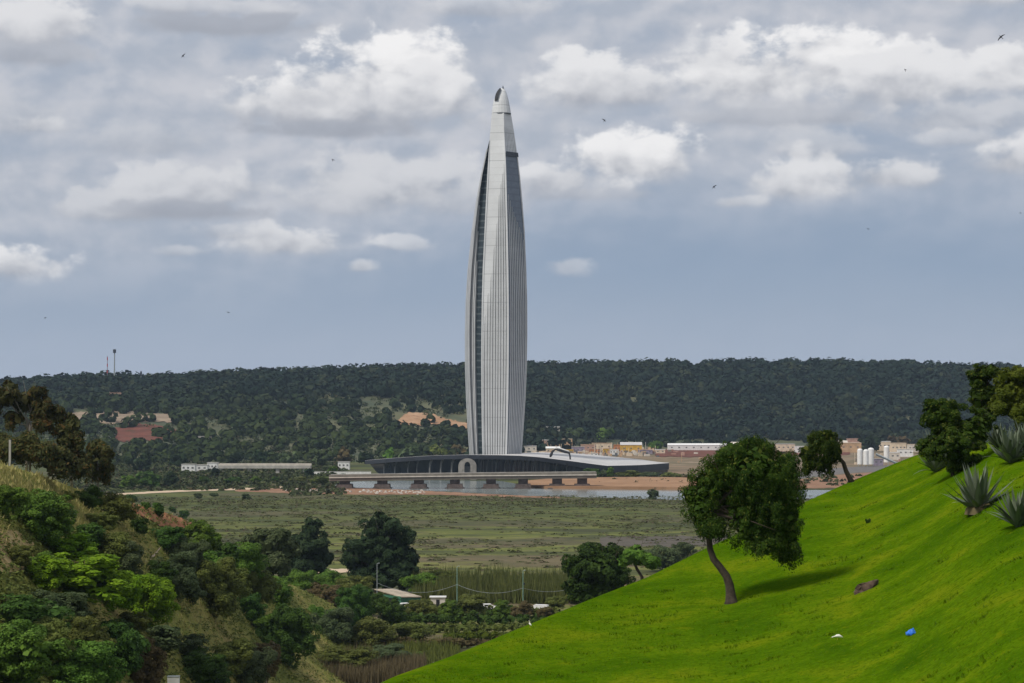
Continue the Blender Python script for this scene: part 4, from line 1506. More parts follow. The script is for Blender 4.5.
for px, py, w, h, kd, sz, lb in (
        (304, 606, 52, 38, MI, 'big', 'mid green shrub left of the little palm on the valley floor'),
        (330, 612, 40, 28, BW, 'mid', 'rusty brown shrub on the valley floor'),
        (334, 650, 50, 40, GR, 'big', 'grey green shrub right of the tall dense dark shrub'),
        (352, 630, 44, 44, D, 'big', 'dark shrub in front of the green-walled shed'),
        (388, 628, 44, 32, D, 'big', 'dark shrub hiding the foot of the green-walled shed'),
        (350, 602, 40, 26, OL, 'mid', 'olive shrub left of the green-walled shed'),
        (426, 598, 40, 24, MI, 'mid', 'leafy green shrub right of the green-walled shed'),
        (418, 622, 36, 22, OL, 'mid', 'olive shrub in front of the white car by the shed'),
        (450, 618, 34, 18, MI, 'mid', 'green shrub in front of the white kiosk'),
        (555, 612, 26, 16, OL, 'mid', 'olive shrub right of the white van'),
        (575, 604, 26, 22, OL, 'mid', 'olive shrub at the foot of the round dark tree'),
        (522, 618, 22, 16, BW, 'mid', 'bare purplish brown shrub left of the white van'),
        (545, 618, 18, 12, BW, 'mid', 'small bare shrub in front of the white van'),
        (470, 616, 40, 20, OL, 'mid', 'olive shrub hiding the front of the two white cars'),
        (502, 617, 30, 17, MI, 'mid', 'green shrub under the green lamp post left of the van'),
        (312, 640, 46, 34, MI, 'big', 'mid green shrub above the dry reeds'),
        (372, 648, 50, 30, OL, 'big', 'broad olive shrub in front of the dark shrubs by the shed'),
        (412, 644, 44, 22, OL, 'mid', 'low olive shrub left of the golden hedge row'),
        (330, 592, 38, 22, MI, 'mid', 'green shrub left of the little palm crown'),
        (290, 592, 44, 24, D, 'mid', 'dark shrub at the foot of the two dark trees'),
        (362, 616, 36, 30, D, 'mid', 'dark shrub below the grey pole of the shed'),
        (440, 590, 34, 20, OL, 'mid', 'olive shrub behind the white kiosk'),
        (340, 674, 60, 26, OL, 'big', 'olive brush behind the middle of the wire fence'),
        (390, 668, 50, 22, GR, 'big', 'grey green brush behind the right part of the wire fence'),
        (662, 572, 40, 26, GR, 'mid', 'grey shrub behind the crest of the lawn'),
        (682, 560, 30, 18, GR, 'mid', 'low grey shrub behind the lawn crest near the big tree'),
        (653, 499.5, 12, 11, GR, 'small', 'grey round bush alone at the water edge'),
        (100, 500, 13, 8, GR, 'small', 'grey bush in front of the pale track at its left end'),
        (198, 499, 8, 6, GR, 'small', 'left small dark bush in the marsh below the track'),
        (214, 497.5, 10, 5, GR, 'small', 'middle small dark bush in the marsh below the track'),
        (247, 499.5, 11, 6, GR, 'small', 'right small dark bush in the marsh below the track')):
    shrub(px, py, w, h, kd, lb, sz, group=VS, only=('ground',))
# scrub behind the river and by the bridge
for i, (px, py, w, h, kd, lb) in enumerate((
        (590, 479, 20, 11, D, 'dark bush at the right end of the bridge'), (601, 479, 14, 9, GR, 'grey bush right of the bridge end'), (606, 477.5, 18, 10, MI, 'green bush behind the left end of the sand bank'),
        (628, 478, 26, 8, OL, 'olive bush behind the sand bank'), (650, 478.5, 22, 7, GR, 'grey bush behind the middle of the sand bank'),
        (672, 479, 24, 7, OL, 'olive bush behind the right part of the sand bank'), (690, 480, 18, 6, BW, 'brown bush behind the right end of the sand bank'),
        (205, 483, 14, 7, D, 'left dark bush between the track and the viaduct'), (232, 484, 18, 7, D, 'middle dark bush between the track and the viaduct'),
        (255, 483.5, 12, 7, MI, 'green bush between the track and the viaduct'), (276, 482.5, 10, 6, D, 'right dark bush between the track and the viaduct'),
        (300, 482, 22, 5, OL, 'low olive bush left of the bridge end'), (322, 485, 22, 9, OL, 'olive scrub on the bank under the bridge end'),
        (150, 488, 26, 17, D, 'big dark bush behind the pale track at the left'), (172, 487.5, 18, 16, DP, 'dark bush behind the pale track left of the white houses'),
        (128, 489, 20, 14, MI, 'green bush behind the left end of the pale track'))):
    shrub(px, py, w, h, kd, lb, 'small', group='bushes along the river', only=('ground',))


def tree(name, label, base, Y, trunk, lobes, kind, n, size, bark='bark', group=None, droop=0.0, clump=.3, depth=.85, seed=1, limbs=True, cat='tree', asp=.55, inner=.45, per=140, only=None):
    """trunk: list of (px, py, radius px); lobes: list of (px, py, rx, ry[, dy]) all at the distance of the base"""
    rng = np.random.default_rng(seed)
    if Y is None:
        b = shot(*base, only)
    else:
        b = P(base[0], base[1], Y)
        b.z = gz(b.x, b.y)
    Yb = b.y
    k = Yb / F
    t = thing(name, label, cat, b, group=group)
    pts = [P(px, py, Yb) - b for px, py, r in trunk]
    pts[0].z = min(pts[0].z, -.15)
    m = MB().tube(pts, [r * k for px, py, r in trunk], 9)
    L3 = []
    for lb in lobes:
        c = P(lb[0], lb[1], Yb) - b
        dy = (lb[4] if len(lb) > 4 else rng.uniform(-.5, .5)) * lb[2] * k
        L3.append((c.x, c.y + dy, c.z, lb[2] * k, lb[2] * k * depth, lb[3] * k))
    if limbs:
        top = pts[-1]
        rt = trunk[-1][2] * k
        for l in L3:
            c = Vector(l[:3])
            mid = top.lerp(c, .5) + Vector((0, 0, (c - top).length * -.05)) + Vector(rng.normal(size=3) * .06 * (c - top).length)
            m.tube([pts[-2].lerp(top, .7), top.lerp(mid, .35), mid, c], [rt * .75, rt * .6, rt * .42, rt * .15], 6)
            for q in range(2):
                e = c + Vector(rng.normal(size=3)) * l[3] * .55
                m.tube([mid, mid.lerp(e, .6), e], [rt * .3, rt * .2, rt * .08], 5)
    m.build('trunk', M[bark], t, smooth=True)
    V = crown_arrays(L3, n, size * k, rng, clump=clump, droop=droop, asp=asp, inner=inner, per=per)
    link('crown', leafmesh('crown', V), M[kind], t)
    return t


# the two lawn trees
tree('shade_tree', 'big dark green tree with drooping crown and curved trunk on the lawn', (730, 603), None,
     [(731.5, 606, 9.0), (731, 601, 6.2), (730.5, 594, 5.0), (729.5, 585, 4.4), (726.5, 576, 4.0), (720, 567, 3.7), (713.5, 559, 3.4), (710, 549, 3.1), (709, 538, 2.9), (708.5, 525, 2.6), (713, 508, 2.2)],
     [(752, 468, 34, 32), (774, 492, 34, 38), (716, 486, 31, 33), (701, 504, 20, 36), (784, 520, 21, 38), (752, 520, 30, 32), (733, 455, 24, 17), (712, 528, 15, 15), (790, 545, 13, 22), (764, 542, 20, 18), (762, 449, 18, 12), (690, 495, 10, 14), (748, 446, 20, 12), (785, 468, 20, 22), (728, 468, 22, 22), (745, 500, 34, 30)],
     'leaf_lawn_tree', 95000, 2.5, droop=.8, clump=.19, seed=3, asp=.4, only=('lawn',), inner=.3)
tree('shade_tree', 'small leaning tree on the crest of the lawn', (852, 482), None,
     [(853, 484, 3.4), (849.5, 478, 2.6), (846, 471, 2.3), (843.5, 463, 2.1), (838, 456, 1.6)],
     [(822, 444, 19, 13), (808, 455, 11, 15), (832, 452, 13, 12), (816, 463, 14, 10), (806, 468, 6, 11), (829, 467, 4.5, 10), (824, 434, 14, 5)],
     'leaf_lawn_tree', 14000, 2.2, droop=.9, clump=.24, seed=8, asp=.4, only=('lawn',), inner=.35)
# shrubby tree between the agaves, and the trees on the crest behind
tree('bushy_tree', 'dark bushy tree among the agaves on the lawn', (952, 476), None,
     [(953, 480, 2.2), (952, 468, 1.8), (950, 455, 1.5), (951, 440, 1.2)],
     [(946, 413, 20, 15), (932, 412, 13, 12), (955, 440, 30, 24), (975, 430, 20, 20), (938, 446, 18, 16), (963, 460, 18, 16), (944, 428, 22, 16), (930, 402, 6, 6), (985, 418, 9, 12), (924, 445, 9, 8)],
     'leaf_lawn_tree', 24000, 2.4, clump=.2, seed=12, only=('lawn',), inner=.55)
tree('crest_tree', 'upright dark tree on the lawn crest behind the agaves', (984, 444), 128,
     [(984, 446, 2.2), (984, 420, 1.8), (983, 400, 1.4)],
     [(980, 380, 13, 17), (977, 397, 11, 16), (990, 372, 12, 11), (988, 395, 14, 18), (985, 415, 13, 14)],
     'leaf_lawn_tree', 11000, 2.6, seed=14, clump=.24)
tree('crest_tree', 'golden green spreading tree at the right edge on the lawn crest', (1016, 442), 126,
     [(1018, 445, 2.4), (1017, 425, 2.0), (1016, 405, 1.5)],
     [(1012, 393, 24, 22), (1032, 388, 26, 22), (1000, 403, 15, 16), (1020, 412, 22, 14), (1004, 376, 10, 8), (1024, 374, 18, 9), (1050, 400, 20, 22)],
     'leaf_gold', 22000, 2.4, seed=15, clump=.24)
# round tree and leaning tree just behind the lawn
tree('round_tree', 'dense round dark tree behind the lawn edge', (598, 612), 330,
     [(598, 618, 3), (598, 600, 2.6), (598, 585, 2)],
     [(597, 572, 34, 30), (582, 582, 24, 22), (614, 584, 22, 20), (597, 568, 30, 24), (580, 575, 18, 18), (614, 574, 20, 20), (598, 588, 26, 20), (585, 592, 18, 14), (605, 556, 20, 14), (590, 552, 16, 10), (575, 566, 14, 12)],
     'leaf_round', 26000, 2.8, seed=21, clump=.22)
tree('leaning_tree', 'small leaning tree touching the right side of the round dark tree', (645, 582), 300,
     [(646, 588, 2.0), (642, 577, 1.7), (637, 569, 1.5), (634, 562, 1.2)],
     [(640, 557, 16, 9), (632, 554, 12, 9), (650, 562, 11, 7), (625, 560, 9, 8)],
     'leaf_mid', 3800, 3.4, seed=22, clump=.3)
# tall dark trees in the valley
tree('valley_tree', 'tallest dark tree beside the green-walled shed', (384, 592), None,
     [(384, 596, 2.6), (384, 580, 2.2), (383, 562, 1.6)],
     [(383, 535, 20, 22), (366, 550, 20, 22), (400, 548, 19, 24), (384, 562, 30, 22), (372, 530, 14, 16), (392, 526, 14, 14), (380, 516, 8, 10), (404, 570, 16, 16), (360, 568, 15, 16), (384, 578, 34, 14), (352, 558, 12, 18), (411, 562, 11, 20), (384, 545, 28, 24)],
     'leaf_deep', 26000, 2.6, seed=31, clump=.24, only=('ground',))
tree('valley_tree', 'dark spreading tree left of the short pale path', (310, 582), None,
     [(310, 585, 2.4), (310, 570, 2.0), (309, 556, 1.4)],
     [(310, 542, 18, 19), (298, 552, 18, 20), (320, 553, 12, 16), (308, 565, 22, 12), (312, 528, 10, 10)],
     'leaf_deep', 9000, 3.4, seed=32, clump=.3, only=('ground', 'hillside'))
tree('valley_tree', 'dark grey green tree at the left of the spreading tree', (272, 580), None,
     [(272, 584, 2.4), (272, 570, 2.0), (271, 556, 1.4)],
     [(270, 545, 18, 18), (256, 550, 16, 18), (284, 550, 16, 18), (270, 564, 24, 12), (262, 536, 10, 8), (282, 534, 9, 9)],
     'leaf_grey', 9000, 3.4, seed=33, clump=.3, only=('ground', 'hillside'))
# eucalyptus clump on the left crest
EG = 'gum trees on the left crest'
tree('gum_tree', 'tall rusty gum tree with ragged crown at the left edge', (28, 478), 275,
     [(26, 485, 1.8), (27, 455, 1.4), (30, 425, 1.0)],
     [(22, 402, 22, 14), (44, 408, 16, 11), (6, 396, 18, 12), (34, 392, 14, 8), (58, 412, 8, 8), (14, 418, 16, 12), (46, 424, 12, 10), (-8, 408, 16, 16), (10, 386, 10, 6)],
     EU, 9000, 3.2, 'bark_pale', EG, droop=.5, clump=.26, seed=41, asp=.42)
tree('gum_tree', 'slender rusty gum tree in the middle of the crest clump', (72, 482), 285,
     [(72, 490, 1.4), (71, 462, 1.1), (71, 440, .8)],
     [(72, 422, 11, 12), (66, 440, 14, 14), (78, 440, 10, 14), (70, 458, 18, 14), (60, 430, 8, 8)],
     EU, 6000, 3.2, 'bark_pale', EG, droop=.5, clump=.26, seed=42, asp=.42)
tree('gum_tree', 'low rusty gum tree at the right end of the crest clump', (98, 488), 290,
     [(98, 494, 1.3), (98, 474, 1.0), (97, 458, .8)],
     [(97, 446, 12, 11), (88, 462, 14, 14), (106, 458, 9, 13), (98, 474, 16, 11)],
     EU, 5500, 3.2, 'bark_pale', EG, droop=.5, clump=.26, seed=43, asp=.42)
tree('gum_tree', 'bushy dark gum tree at the base of the crest clump', (30, 474), 268,
     [(30, 480, 1.3), (30, 460, 1.0), (30, 450, .8)],
     [(14, 448, 20, 16), (40, 452, 22, 16), (58, 462, 20, 16), (-6, 446, 16, 18), (28, 438, 12, 8), (75, 470, 14, 12)],
     EU, 9000, 3.4, 'bark_pale', EG, droop=.3, clump=.34, seed=44, asp=.45)
MB().box((0, 0, 1.6), (.22, .22, 3.2)).build('tmp', M['concrete'])
o = bpy.data.objects['tmp']
o.name = 'concrete_post'
p = P(10, 440, 258)
o.location = (p.x, p.y, gz(p.x, p.y) - .2)
tag(o, 'pale concrete post standing among the gum trees', 'post')

# little palm
b = shot(343, 600, ('ground',))
palm = thing('palm_tree', 'little palm left of the green-walled shed', 'palm', b)
k = b.y / F
MB().tube([(0, 0, -.1), (.1, 0, 10 * k), (0, 0, 20 * k)], [1.4 * k, 1.1 * k, 1.0 * k], 8).build('trunk', M['bark'], palm)
rng = np.random.default_rng(2)
pos, tn = [], []
for i in range(22):
    a = rng.uniform(0, 6.28)
    el = rng.uniform(-.3, 1.1)
    for s in np.linspace(.1, 1, 14):
        r = 9 * k * s
        pos.append((r * math.cos(a) * math.cos(el), r * math.sin(a) * math.cos(el), 20 * k + r * math.sin(el) - 4 * k * s * s))
pos = np.array(pos)
link('crown', leafmesh('crown', leaves(pos, np.tile([0, 0, .5], (len(pos), 1)), 3.0 * k, rng, asp=.4)), M['leaf_mid'], palm)

# distinct trees at the foot of the ridge
FT = 'trees at the foot of the ridge'
foot = [(389, 463, 22, 17, 'leaf_mid', 'round light green tree above the left tip of the podium roof'), (343, 466, 18, 22, 'leaf_brown', 'bare brown tree left of the podium'),
        (322, 467, 18, 20, 'leaf_grey', 'grey tree left of the bare brown tree'), (745, 449, 24, 13, 'leaf_grey', 'dark tree behind the big lawn tree top'),
        (655, 449, 15, 9, 'leaf_mid', 'light green round tree left of the long white shed'), (669, 447, 22, 14, 'leaf_deep', 'dark round tree left of the long white shed'),
        (573, 442, 26, 15, 'leaf_grey', 'large dark tree behind the construction camp'), (603, 441, 28, 14, 'leaf_mid', 'green tree behind the cream camp building'),
        (869, 452, 26, 16, 'leaf_deep', 'large dark tree behind the white silos'), (900, 450, 28, 15, 'leaf_brown', 'brownish tree behind the cream block'),
        (835, 452, 16, 9, 'leaf_grey', 'grey tree behind the leaning lawn tree'), (410, 460, 26, 16, 'leaf_grey', 'grey tree right of the light green round tree'),
        (440, 458, 24, 14, 'leaf_olive', 'olive tree left of the tower foot'), (458, 457, 20, 12, 'leaf_brown', 'brown tree touching the tower foot'),
        (235, 466, 20, 14, 'leaf_deep', 'dark tree behind the left end of the viaduct'), (260, 465, 22, 15, 'leaf_deep', 'dark tree behind the middle of the viaduct'),
        (288, 465, 24, 15, 'leaf_grey', 'grey tree behind the right end of the viaduct'), (215, 478, 8, 10, 'leaf_deep', 'small dark tree in front of the white houses'),
        (309, 477, 9, 9, 'leaf_deep', 'small dark tree at the right end of the viaduct'), (332, 474, 12, 7, 'leaf_mid', 'low green tree in front of the small white house'),
        (140, 472, 36, 20, 'leaf_deep', 'dark tree group left of the white houses'), (180, 468, 28, 16, 'leaf_deep', 'dark tree behind the white houses'),
        (105, 474, 30, 16, 'leaf_grey', 'grey tree right of the gum trees'), (365, 464, 18, 16, 'leaf_deep', 'dark tree behind the left tip of the podium')]
FLEAF = {}
for i, (px, py, w, h, kd, lb) in enumerate(foot):
    p = shot(px, py, ('ground', 'hills'))
    k = p.y / F
    t = thing('foothill_tree', lb, 'tree', p, rz=RND.uniform(0, 6), group=FT)
    rng = np.random.default_rng(200 + i)
    MB().tube([(0, 0, -.3), (0, 0, h * k * .5)], [.5, .3], 6).build('trunk', M['bark'], t)
    V = crown_arrays(blob_lobes(rng, w * k, h * k, 8), 900, 2.6 * k, rng, clump=.34, asp=.7)
    link('crown', leafmesh('crown', V), M[kd], t)

# ---- stuff: forest on the ridge
rng = np.random.default_rng(77)
hb = dict(TERR)['hills']


def in_bare(px, py):
    if 62 < px < 177 and 411.5 < py < 424: return True
    if 113 < px < 181 and 425 < py < 443: return True
    if 397 < px < 466 and 414 < py < 429 and not (438 < px < 446 and py < 421): return True
    if 105 < px < 134 and 389 < py < 400: return True
    return False


def project(p):
    q = Vector(p) - Vector((0, 0, CAM_Z))
    dep = q.y * CP + q.z * SP
    return 512 + F * q.x / dep, 341.5 - F * (-q.y * SP + q.z * CP) / dep


allp = []
NT_ = 9500
tpx = rng.uniform(-140, 1150, NT_)
tt = rng.uniform(0.0, 1.04, NT_) ** .8
for a, b_ in zip(tpx, tt):
    q = far_hill(a, b_)
    ix, iy = project(q)
    if in_bare(ix, iy - 3) and rng.uniform() > .10:
        continue
    if iy > 440 and ix > 520 and rng.uniform() < .5:
        continue
    # thinner scrub on the lower left slopes
    s = 1.0
    if ix < 475 and iy > 398 and wob(q.x, q.y, .012) > .22 and rng.uniform() < .8:
        continue
    if ix < 475 and iy > 412:
        s = .66
        if rng.uniform() < .22:
            continue
    allp.append((q.x, q.y, q.z, s * rng.choice([.7, 1.0, 1.25, 1.6], p=[.2, .32, .30, .18]) * rng.uniform(.85, 1.15)))
for i in range(420):
    a = rng.uniform(-60, 1040)
    q = far_hill(a, rng.uniform(.94, 1.03))
    if wob(q.x, 0, .02) > -.1 or rng.uniform() < .25:
        allp.append((q.x, q.y, q.z - 1, rng.uniform(1.2, 1.9)))
allp = np.array(allp)
per = 40
n = len(allp)
d = rng.normal(size=(n, per, 3))
d /= np.linalg.norm(d, axis=2, keepdims=True)
sc = allp[:, None, 3:4]
c = allp[:, None, :3] + np.array([0, 0, 4.6]) * sc
pos = (c + d * sc * np.array([6.2, 6.2, 5.2]) * rng.uniform(.68, .98, (n, per, 1))).reshape(-1, 3)
V = leaves(pos, d.reshape(-1, 3), 5.0, rng, asp=.9, rnd=.16, up=.1)
far_wood = link('forest', leafmesh('forest', V), M['leaf_forest'])
tag(far_wood, 'dense dark forest covering the far ridge', kind='stuff')

# lighter scrub on lower left slopes of the ridge
pos2, out2 = [], []
for i in range(2600):
    a = rng.uniform(-100, 490)
    b_ = rng.uniform(0, .62)
    q = far_hill(a, b_)
    ix, iy = project(q)
    if in_bare(ix, iy - 2):
        continue
    w = rng.uniform(2.0, 4.2)
    dd = rng.normal(size=(16, 3))
    dd /= np.linalg.norm(dd, axis=1, keepdims=True)
    dd[:, 2] = np.abs(dd[:, 2])
    pos2.append(np.array(q) + dd * np.array([w, w, w * 1.0]))
    out2.append(dd)
for i in range(2400):
    Y = rng.uniform(1150, 1780)
    px = rng.uniform(60, 345) if rng.uniform() < .75 else rng.uniform(590, 960)
    if px > 500 and (Y < 1290 or Y > 1480):
        continue
    if 120 < px < 290 and Y < 1215:
        continue
    w = rng.uniform(.8, 2.4) * (1.5 if Y > 1580 else 1)
    dd = rng.normal(size=(14, 3))
    dd /= np.linalg.norm(dd, axis=1, keepdims=True)
    dd[:, 2] = np.abs(dd[:, 2])
    pos2.append(np.array(((px - 512) / F * Y, Y, 0)) + dd * np.array([w * 1.3, w, w * .8]))
    out2.append(dd)
V = leaves(np.concatenate(pos2), np.concatenate(out2), 2.0, rng, asp=.85, rnd=.5)
tag(link('scrubland', leafmesh('scrubland', V), M['leaf_scrub']), 'lighter green scrub on the lower far hillside and the plain', kind='stuff')

# marsh scrub
pos2, out2 = [], []
for i in range(7000):
    Y = 505 + 640 * rng.uniform() ** .8
    px = rng.uniform(90, 960)
    x = (px - 512) / F * Y
    dens = wob(x * 1.0, Y, .03) + .5 * wob(x, Y, .09)
    if dens < rng.uniform(-.9, .7) and not 1010 < Y < 1110:
        continue
    w = rng.uniform(.5, 1.5) * (1 + (Y > 1040) * .8)
    dd = rng.normal(size=(12, 3))
    dd /= np.linalg.norm(dd, axis=1, keepdims=True)
    dd[:, 2] = np.abs(dd[:, 2])
    pos2.append(np.array((x, Y, 0)) + dd * np.array([w * 2.0, w * 1.4, w * .30]))
    out2.append(dd)
V = leaves(np.concatenate(pos2), np.concatenate(out2), 1.1, rng, asp=.8, rnd=.25, up=1.3)
tag(link('marsh_scrub', leafmesh('marsh_scrub', V), M['leaf_marsh']), 'low olive scrub dotting the flat marsh', kind='stuff')


def blades(pts, h, w, rng, lean=.25):
    n = len(pts)
    a = rng.uniform(0, math.pi, n)
    hh = h * rng.uniform(.55, 1.25, n)
    ww = w * rng.uniform(.6, 1.3, n)
    dx, dy = np.cos(a) * ww / 2, np.sin(a) * ww / 2
    lx, ly = rng.normal(size=n) * lean * hh, rng.normal(size=n) * lean * hh
    V = np.empty((n, 3, 3))
    V[:, 0] = pts + np.stack([-dx, -dy, np.zeros(n) - .03], 1)
    V[:, 1] = pts + np.stack([dx, dy, np.zeros(n) - .03], 1)
    V[:, 2] = pts + np.stack([lx, ly, hh], 1)
    return V.reshape(-1, 3), np.arange(n * 3).reshape(n, 3)


# reed bed behind the field and dry reeds at the valley foot
def reed_patch(name, pxr, pyr, n, h, w, matl, label, seed):
    rng = np.random.default_rng(seed)
    pts = []
    for i in range(n):
        px, py = rng.uniform(*pxr), rng.uniform(*pyr)
        d_ = ray(px, py)
        s = -CAM_Z / d_.z
        pts.append((d_.x * s, d_.y * s, 0))
    pts = np.array(pts)
    hv = h * (1 + .3 * np.sin(pts[:, 0] * .31) * np.sin(pts[:, 1] * .17 + pts[:, 0] * .05))
    V, Fx = blades(pts, hv, w, rng, .12)
    return tag(link(name, mesh_np(name, V, Fx), matl), label, kind='stuff')


reed_patch('reeds', (412, 592), (584, 604), 9000, 4.2, .35, M['leaf_reed'], 'tall olive reed bed behind the parked vehicles', 5)
reed_patch('dry_reeds', (255, 425), (664, 684), 9000, 2.9, .2, M['leaf_dead'], 'dry brown reeds behind the wire fence', 6)
reed_patch('weeds', (300, 460), (642, 668), 7000, 1.6, .4, M['leaf_olive'], 'rough green weeds at the edge of the field', 7)

# hedge rows of the field
HG = 'hedge rows of the field'
for px0, px1, py, h, kd, lb in ((400, 560, 617, 12, OL, 'farthest olive hedge row of the field, below the parked vehicles'), (395, 545, 625, 13, D, 'dark green hedge row in the middle of the field'),
                                (400, 530, 633, 11, OL, 'olive hedge row of the field'), (445, 524, 640, 9, 'leaf_gold', 'golden yellow hedge row near the lawn edge'),
                                (372, 500, 648, 11, BW, 'brown hedge row nearest the dry reeds'), (350, 420, 662, 12, MI, 'green leafy hedge row just above the dry reeds')):
    a = shot(px0, py, ('ground',))
    b = shot(px1, py, ('ground',))
    k = a.y / F
    ln = (b - a).length
    rng = np.random.default_rng(int(px0 + py))
    L = []
    nn = int(ln / (h * k * .55))
    for i in range(nn):
        L.append(((i + .5) / nn * ln - ln / 2, rng.normal() * .35, h * k * rng.uniform(.38, .55), h * k * .5, h * k * .5, h * k * rng.uniform(.38, .6)))
    V = crown_arrays(L, 5200, 2.4 * k, rng, clump=.4, asp=.6)
    V[:, 2] = np.maximum(V[:, 2], .02)
    o = link('hedge', leafmesh('hedge', V), M[kd], loc=(a + b) / 2)
    tag(o, lb, 'hedge', HG)

# undergrowth on the near hillside and dry grass tufts
rng = np.random.default_rng(9)
gp, dp = [], []
for i in range(26000):
    px = rng.uniform(-20, 400)
    t = rng.uniform(-.05, 1.0)
    q = spur(px, t)
    if q.z < 0.05:
        continue
    nz = wob(q.x, q.y, .08)
    crest = (px < 95 and t > .74)
    if crest or (nz > .05 and rng.uniform() < .45):
        dp.append(q)
    else:
        gp.append(q)
V, Fx = blades(np.array([tuple(q) for q in dp]), .55, .25, rng, .45)
tag(link('dry_grass', mesh_np('dry_grass', V, Fx), M['leaf_dry']), 'pale dry grass on the near hillside', kind='stuff')
pos2, out2 = [], []
for q in gp[:8000]:
    w = rng.uniform(.2, .6)
    dd = rng.normal(size=(7, 3))
    dd /= np.linalg.norm(dd, axis=1, keepdims=True)
    dd[:, 2] = np.abs(dd[:, 2])
    pos2.append(np.array(q) + dd * w * np.array([1.2, 1.2, .7]))
    out2.append(dd)
V = leaves(np.concatenate(pos2), np.concatenate(out2), .4, rng, asp=.6, up=.8)
tag(link('undergrowth', leafmesh('undergrowth', V), M['leaf_olive']), 'low olive undergrowth between the hillside shrubs', kind='stuff')

# lawn grass blades
rng = np.random.default_rng(19)
pts = []
lb_ = dict(TERR)['lawn']
NB = 26000
pxr = rng.uniform(380, 1050, NB)
tr = rng.uniform(0.05, 1.03, NB)
gx = np.linspace(380, 1050, 120)
gt = np.linspace(0, 1.1, 60)
G = np.array([[tuple(lawn(a, b)) for b in gt] for a in gx])
fi = (pxr - 380) / (670) * 119
fj = tr / 1.1 * 59
i0, j0 = fi.astype(int), fj.astype(int)
i0 = np.minimum(i0, 118)
j0 = np.minimum(j0, 58)
du, dv = (fi - i0)[:, None], (fj - j0)[:, None]
pts = G[i0, j0] * (1 - du) * (1 - dv) + G[i0 + 1, j0] * du * (1 - dv) + G[i0, j0 + 1] * (1 - du) * dv + G[i0 + 1, j0 + 1] * du * dv
V, Fx = blades(pts, .045, .05, rng, .8)
tg = []
for i in range(420):
    a, b = rng.uniform(400, 1045), rng.uniform(.06, .98)
    if wob(a * .05, b * 9, 1.0) < -.1:
        continue
    q = lawn(a, b)
    n = int(rng.integers(6, 40))
    tg.append(np.array(tuple(q)) + rng.normal(size=(n, 3)) * np.array([.22, .16, 0]))
tg = np.concatenate(tg)
tg[:, 2] = [gz(x, y) for x, y in tg[:, :2]]
V2, F2 = blades(tg, .10, .06, rng, .7)
F2 = F2 + len(V)
V, Fx = np.concatenate([V, V2]), np.concatenate([Fx, F2])
tag(link('grass', mesh_np('grass', V, Fx), M['leaf_lawn']), 'short bright green grass blades of the lawn', kind='stuff')

# ------------------------------------------------------------------ agaves
def agave_mesh(seed, n=34, h=1.0):
    rng = np.random.default_rng(seed)
    m = MB()
    for i in range(n):
        a = i * 2.39996 + rng.uniform(-.2, .2)
        f = i / n
        el = R(18 + 66 * f ** .8 + rng.uniform(-7, 7))
        L = h * (1.05 - .18 * abs(f - .6)) * rng.uniform(.85, 1.1)
        w = h * .058 * rng.uniform(.85, 1.2)
        bend = rng.uniform(-.15, .22) * (1 - f) * 1.4
        ca, sa = math.cos(a), math.sin(a)
        side = Vector((-sa, ca, 0))
        S = 7
        vs = []
        for j in range(S):
            s = j / (S - 1)
            e = el - bend * s * 2
            rr = L * s
            c = Vector((ca * (.05 * h + rr * math.cos(e)), sa * (.05 * h + rr * math.cos(e)), .03 + rr * math.sin(e)))
            upv = Vector((-ca * math.sin(e), -sa * math.sin(e), math.cos(e)))
            ww = w * (0.75 + .6 * math.sin(math.pi * min(1, s * 1.15 + .1))) * (1 - s ** 3)
            th = w * .35 * (1 - s)
            vs += [c - side * ww + upv * w * .35 * (1 - s), c - upv * th, c + side * ww + upv * w * .35 * (1 - s), c + upv * th * .1]
        fs = []
        for j in range(S - 1):
            for q in range(4):
                q2 = (q + 1) % 4
                fs.append((j * 4 + q, j * 4 + q2, (j + 1) * 4 + q2, (j + 1) * 4 + q))
        m.add(vs, fs)
    return m


for i, (px, py, hpx, lb, dead) in enumerate(((978, 511, 50, 'large grey green agave with dead brown leaves at its base', True), (1018, 527, 44, 'agave cut by the right edge of the picture, nearest of all', False),
                                             (936, 472, 32, 'agave half hidden at the left of the dark bushy tree', False), (1011, 463, 40, 'agave in front of the golden green tree', False),
                                             (938, 462, 38, 'agave showing pale leaves behind the dark bushy tree', False), (997, 447, 26, 'small agave farthest up the lawn near the crest', False),
                                             (1030, 455, 40, 'agave at the right edge beside the golden green tree', False))):
    b = shot(px, py, ('lawn',))
    k = b.y / F
    t = thing('agave', lb, 'agave', b, RND.uniform(0, 6), 'agaves on the lawn')
    agave_mesh(50 + i, 50, hpx * k * .92).build('leaves', M['agave'], t)
    if dead:
        rng = np.random.default_rng(3)
        m = MB()
        for q in range(16):
            a = rng.uniform(2.2, 5.4)
            r0, r1 = .1, rng.uniform(.5, .95)
            m.tube([(r0 * math.cos(a), r0 * math.sin(a), .22), (r1 * .6 * math.cos(a), r1 * .6 * math.sin(a), .30), (r1 * math.cos(a), r1 * math.sin(a), .03)], [.06, .07, .02], 5)
        m.lathe([(.62, -.15), (.55, .12), (.3, .3), (.1, .36)], n=10)
        m.build('dead_leaves', M['leaf_dead'], t)
# dry seed stalk shrubs near the agaves are left out; small dark tuft and rock
b = shot(868, 523, ('lawn',))
o = link('weed_tuft', leafmesh('weed_tuft', crown_arrays(blob_lobes(np.random.default_rng(4), .32, .2, 5), 260, .07, np.random.default_rng(5))), M['leaf_dark'], loc=b)
tag(o, 'small dark weed tuft alone on the lawn', 'weed')


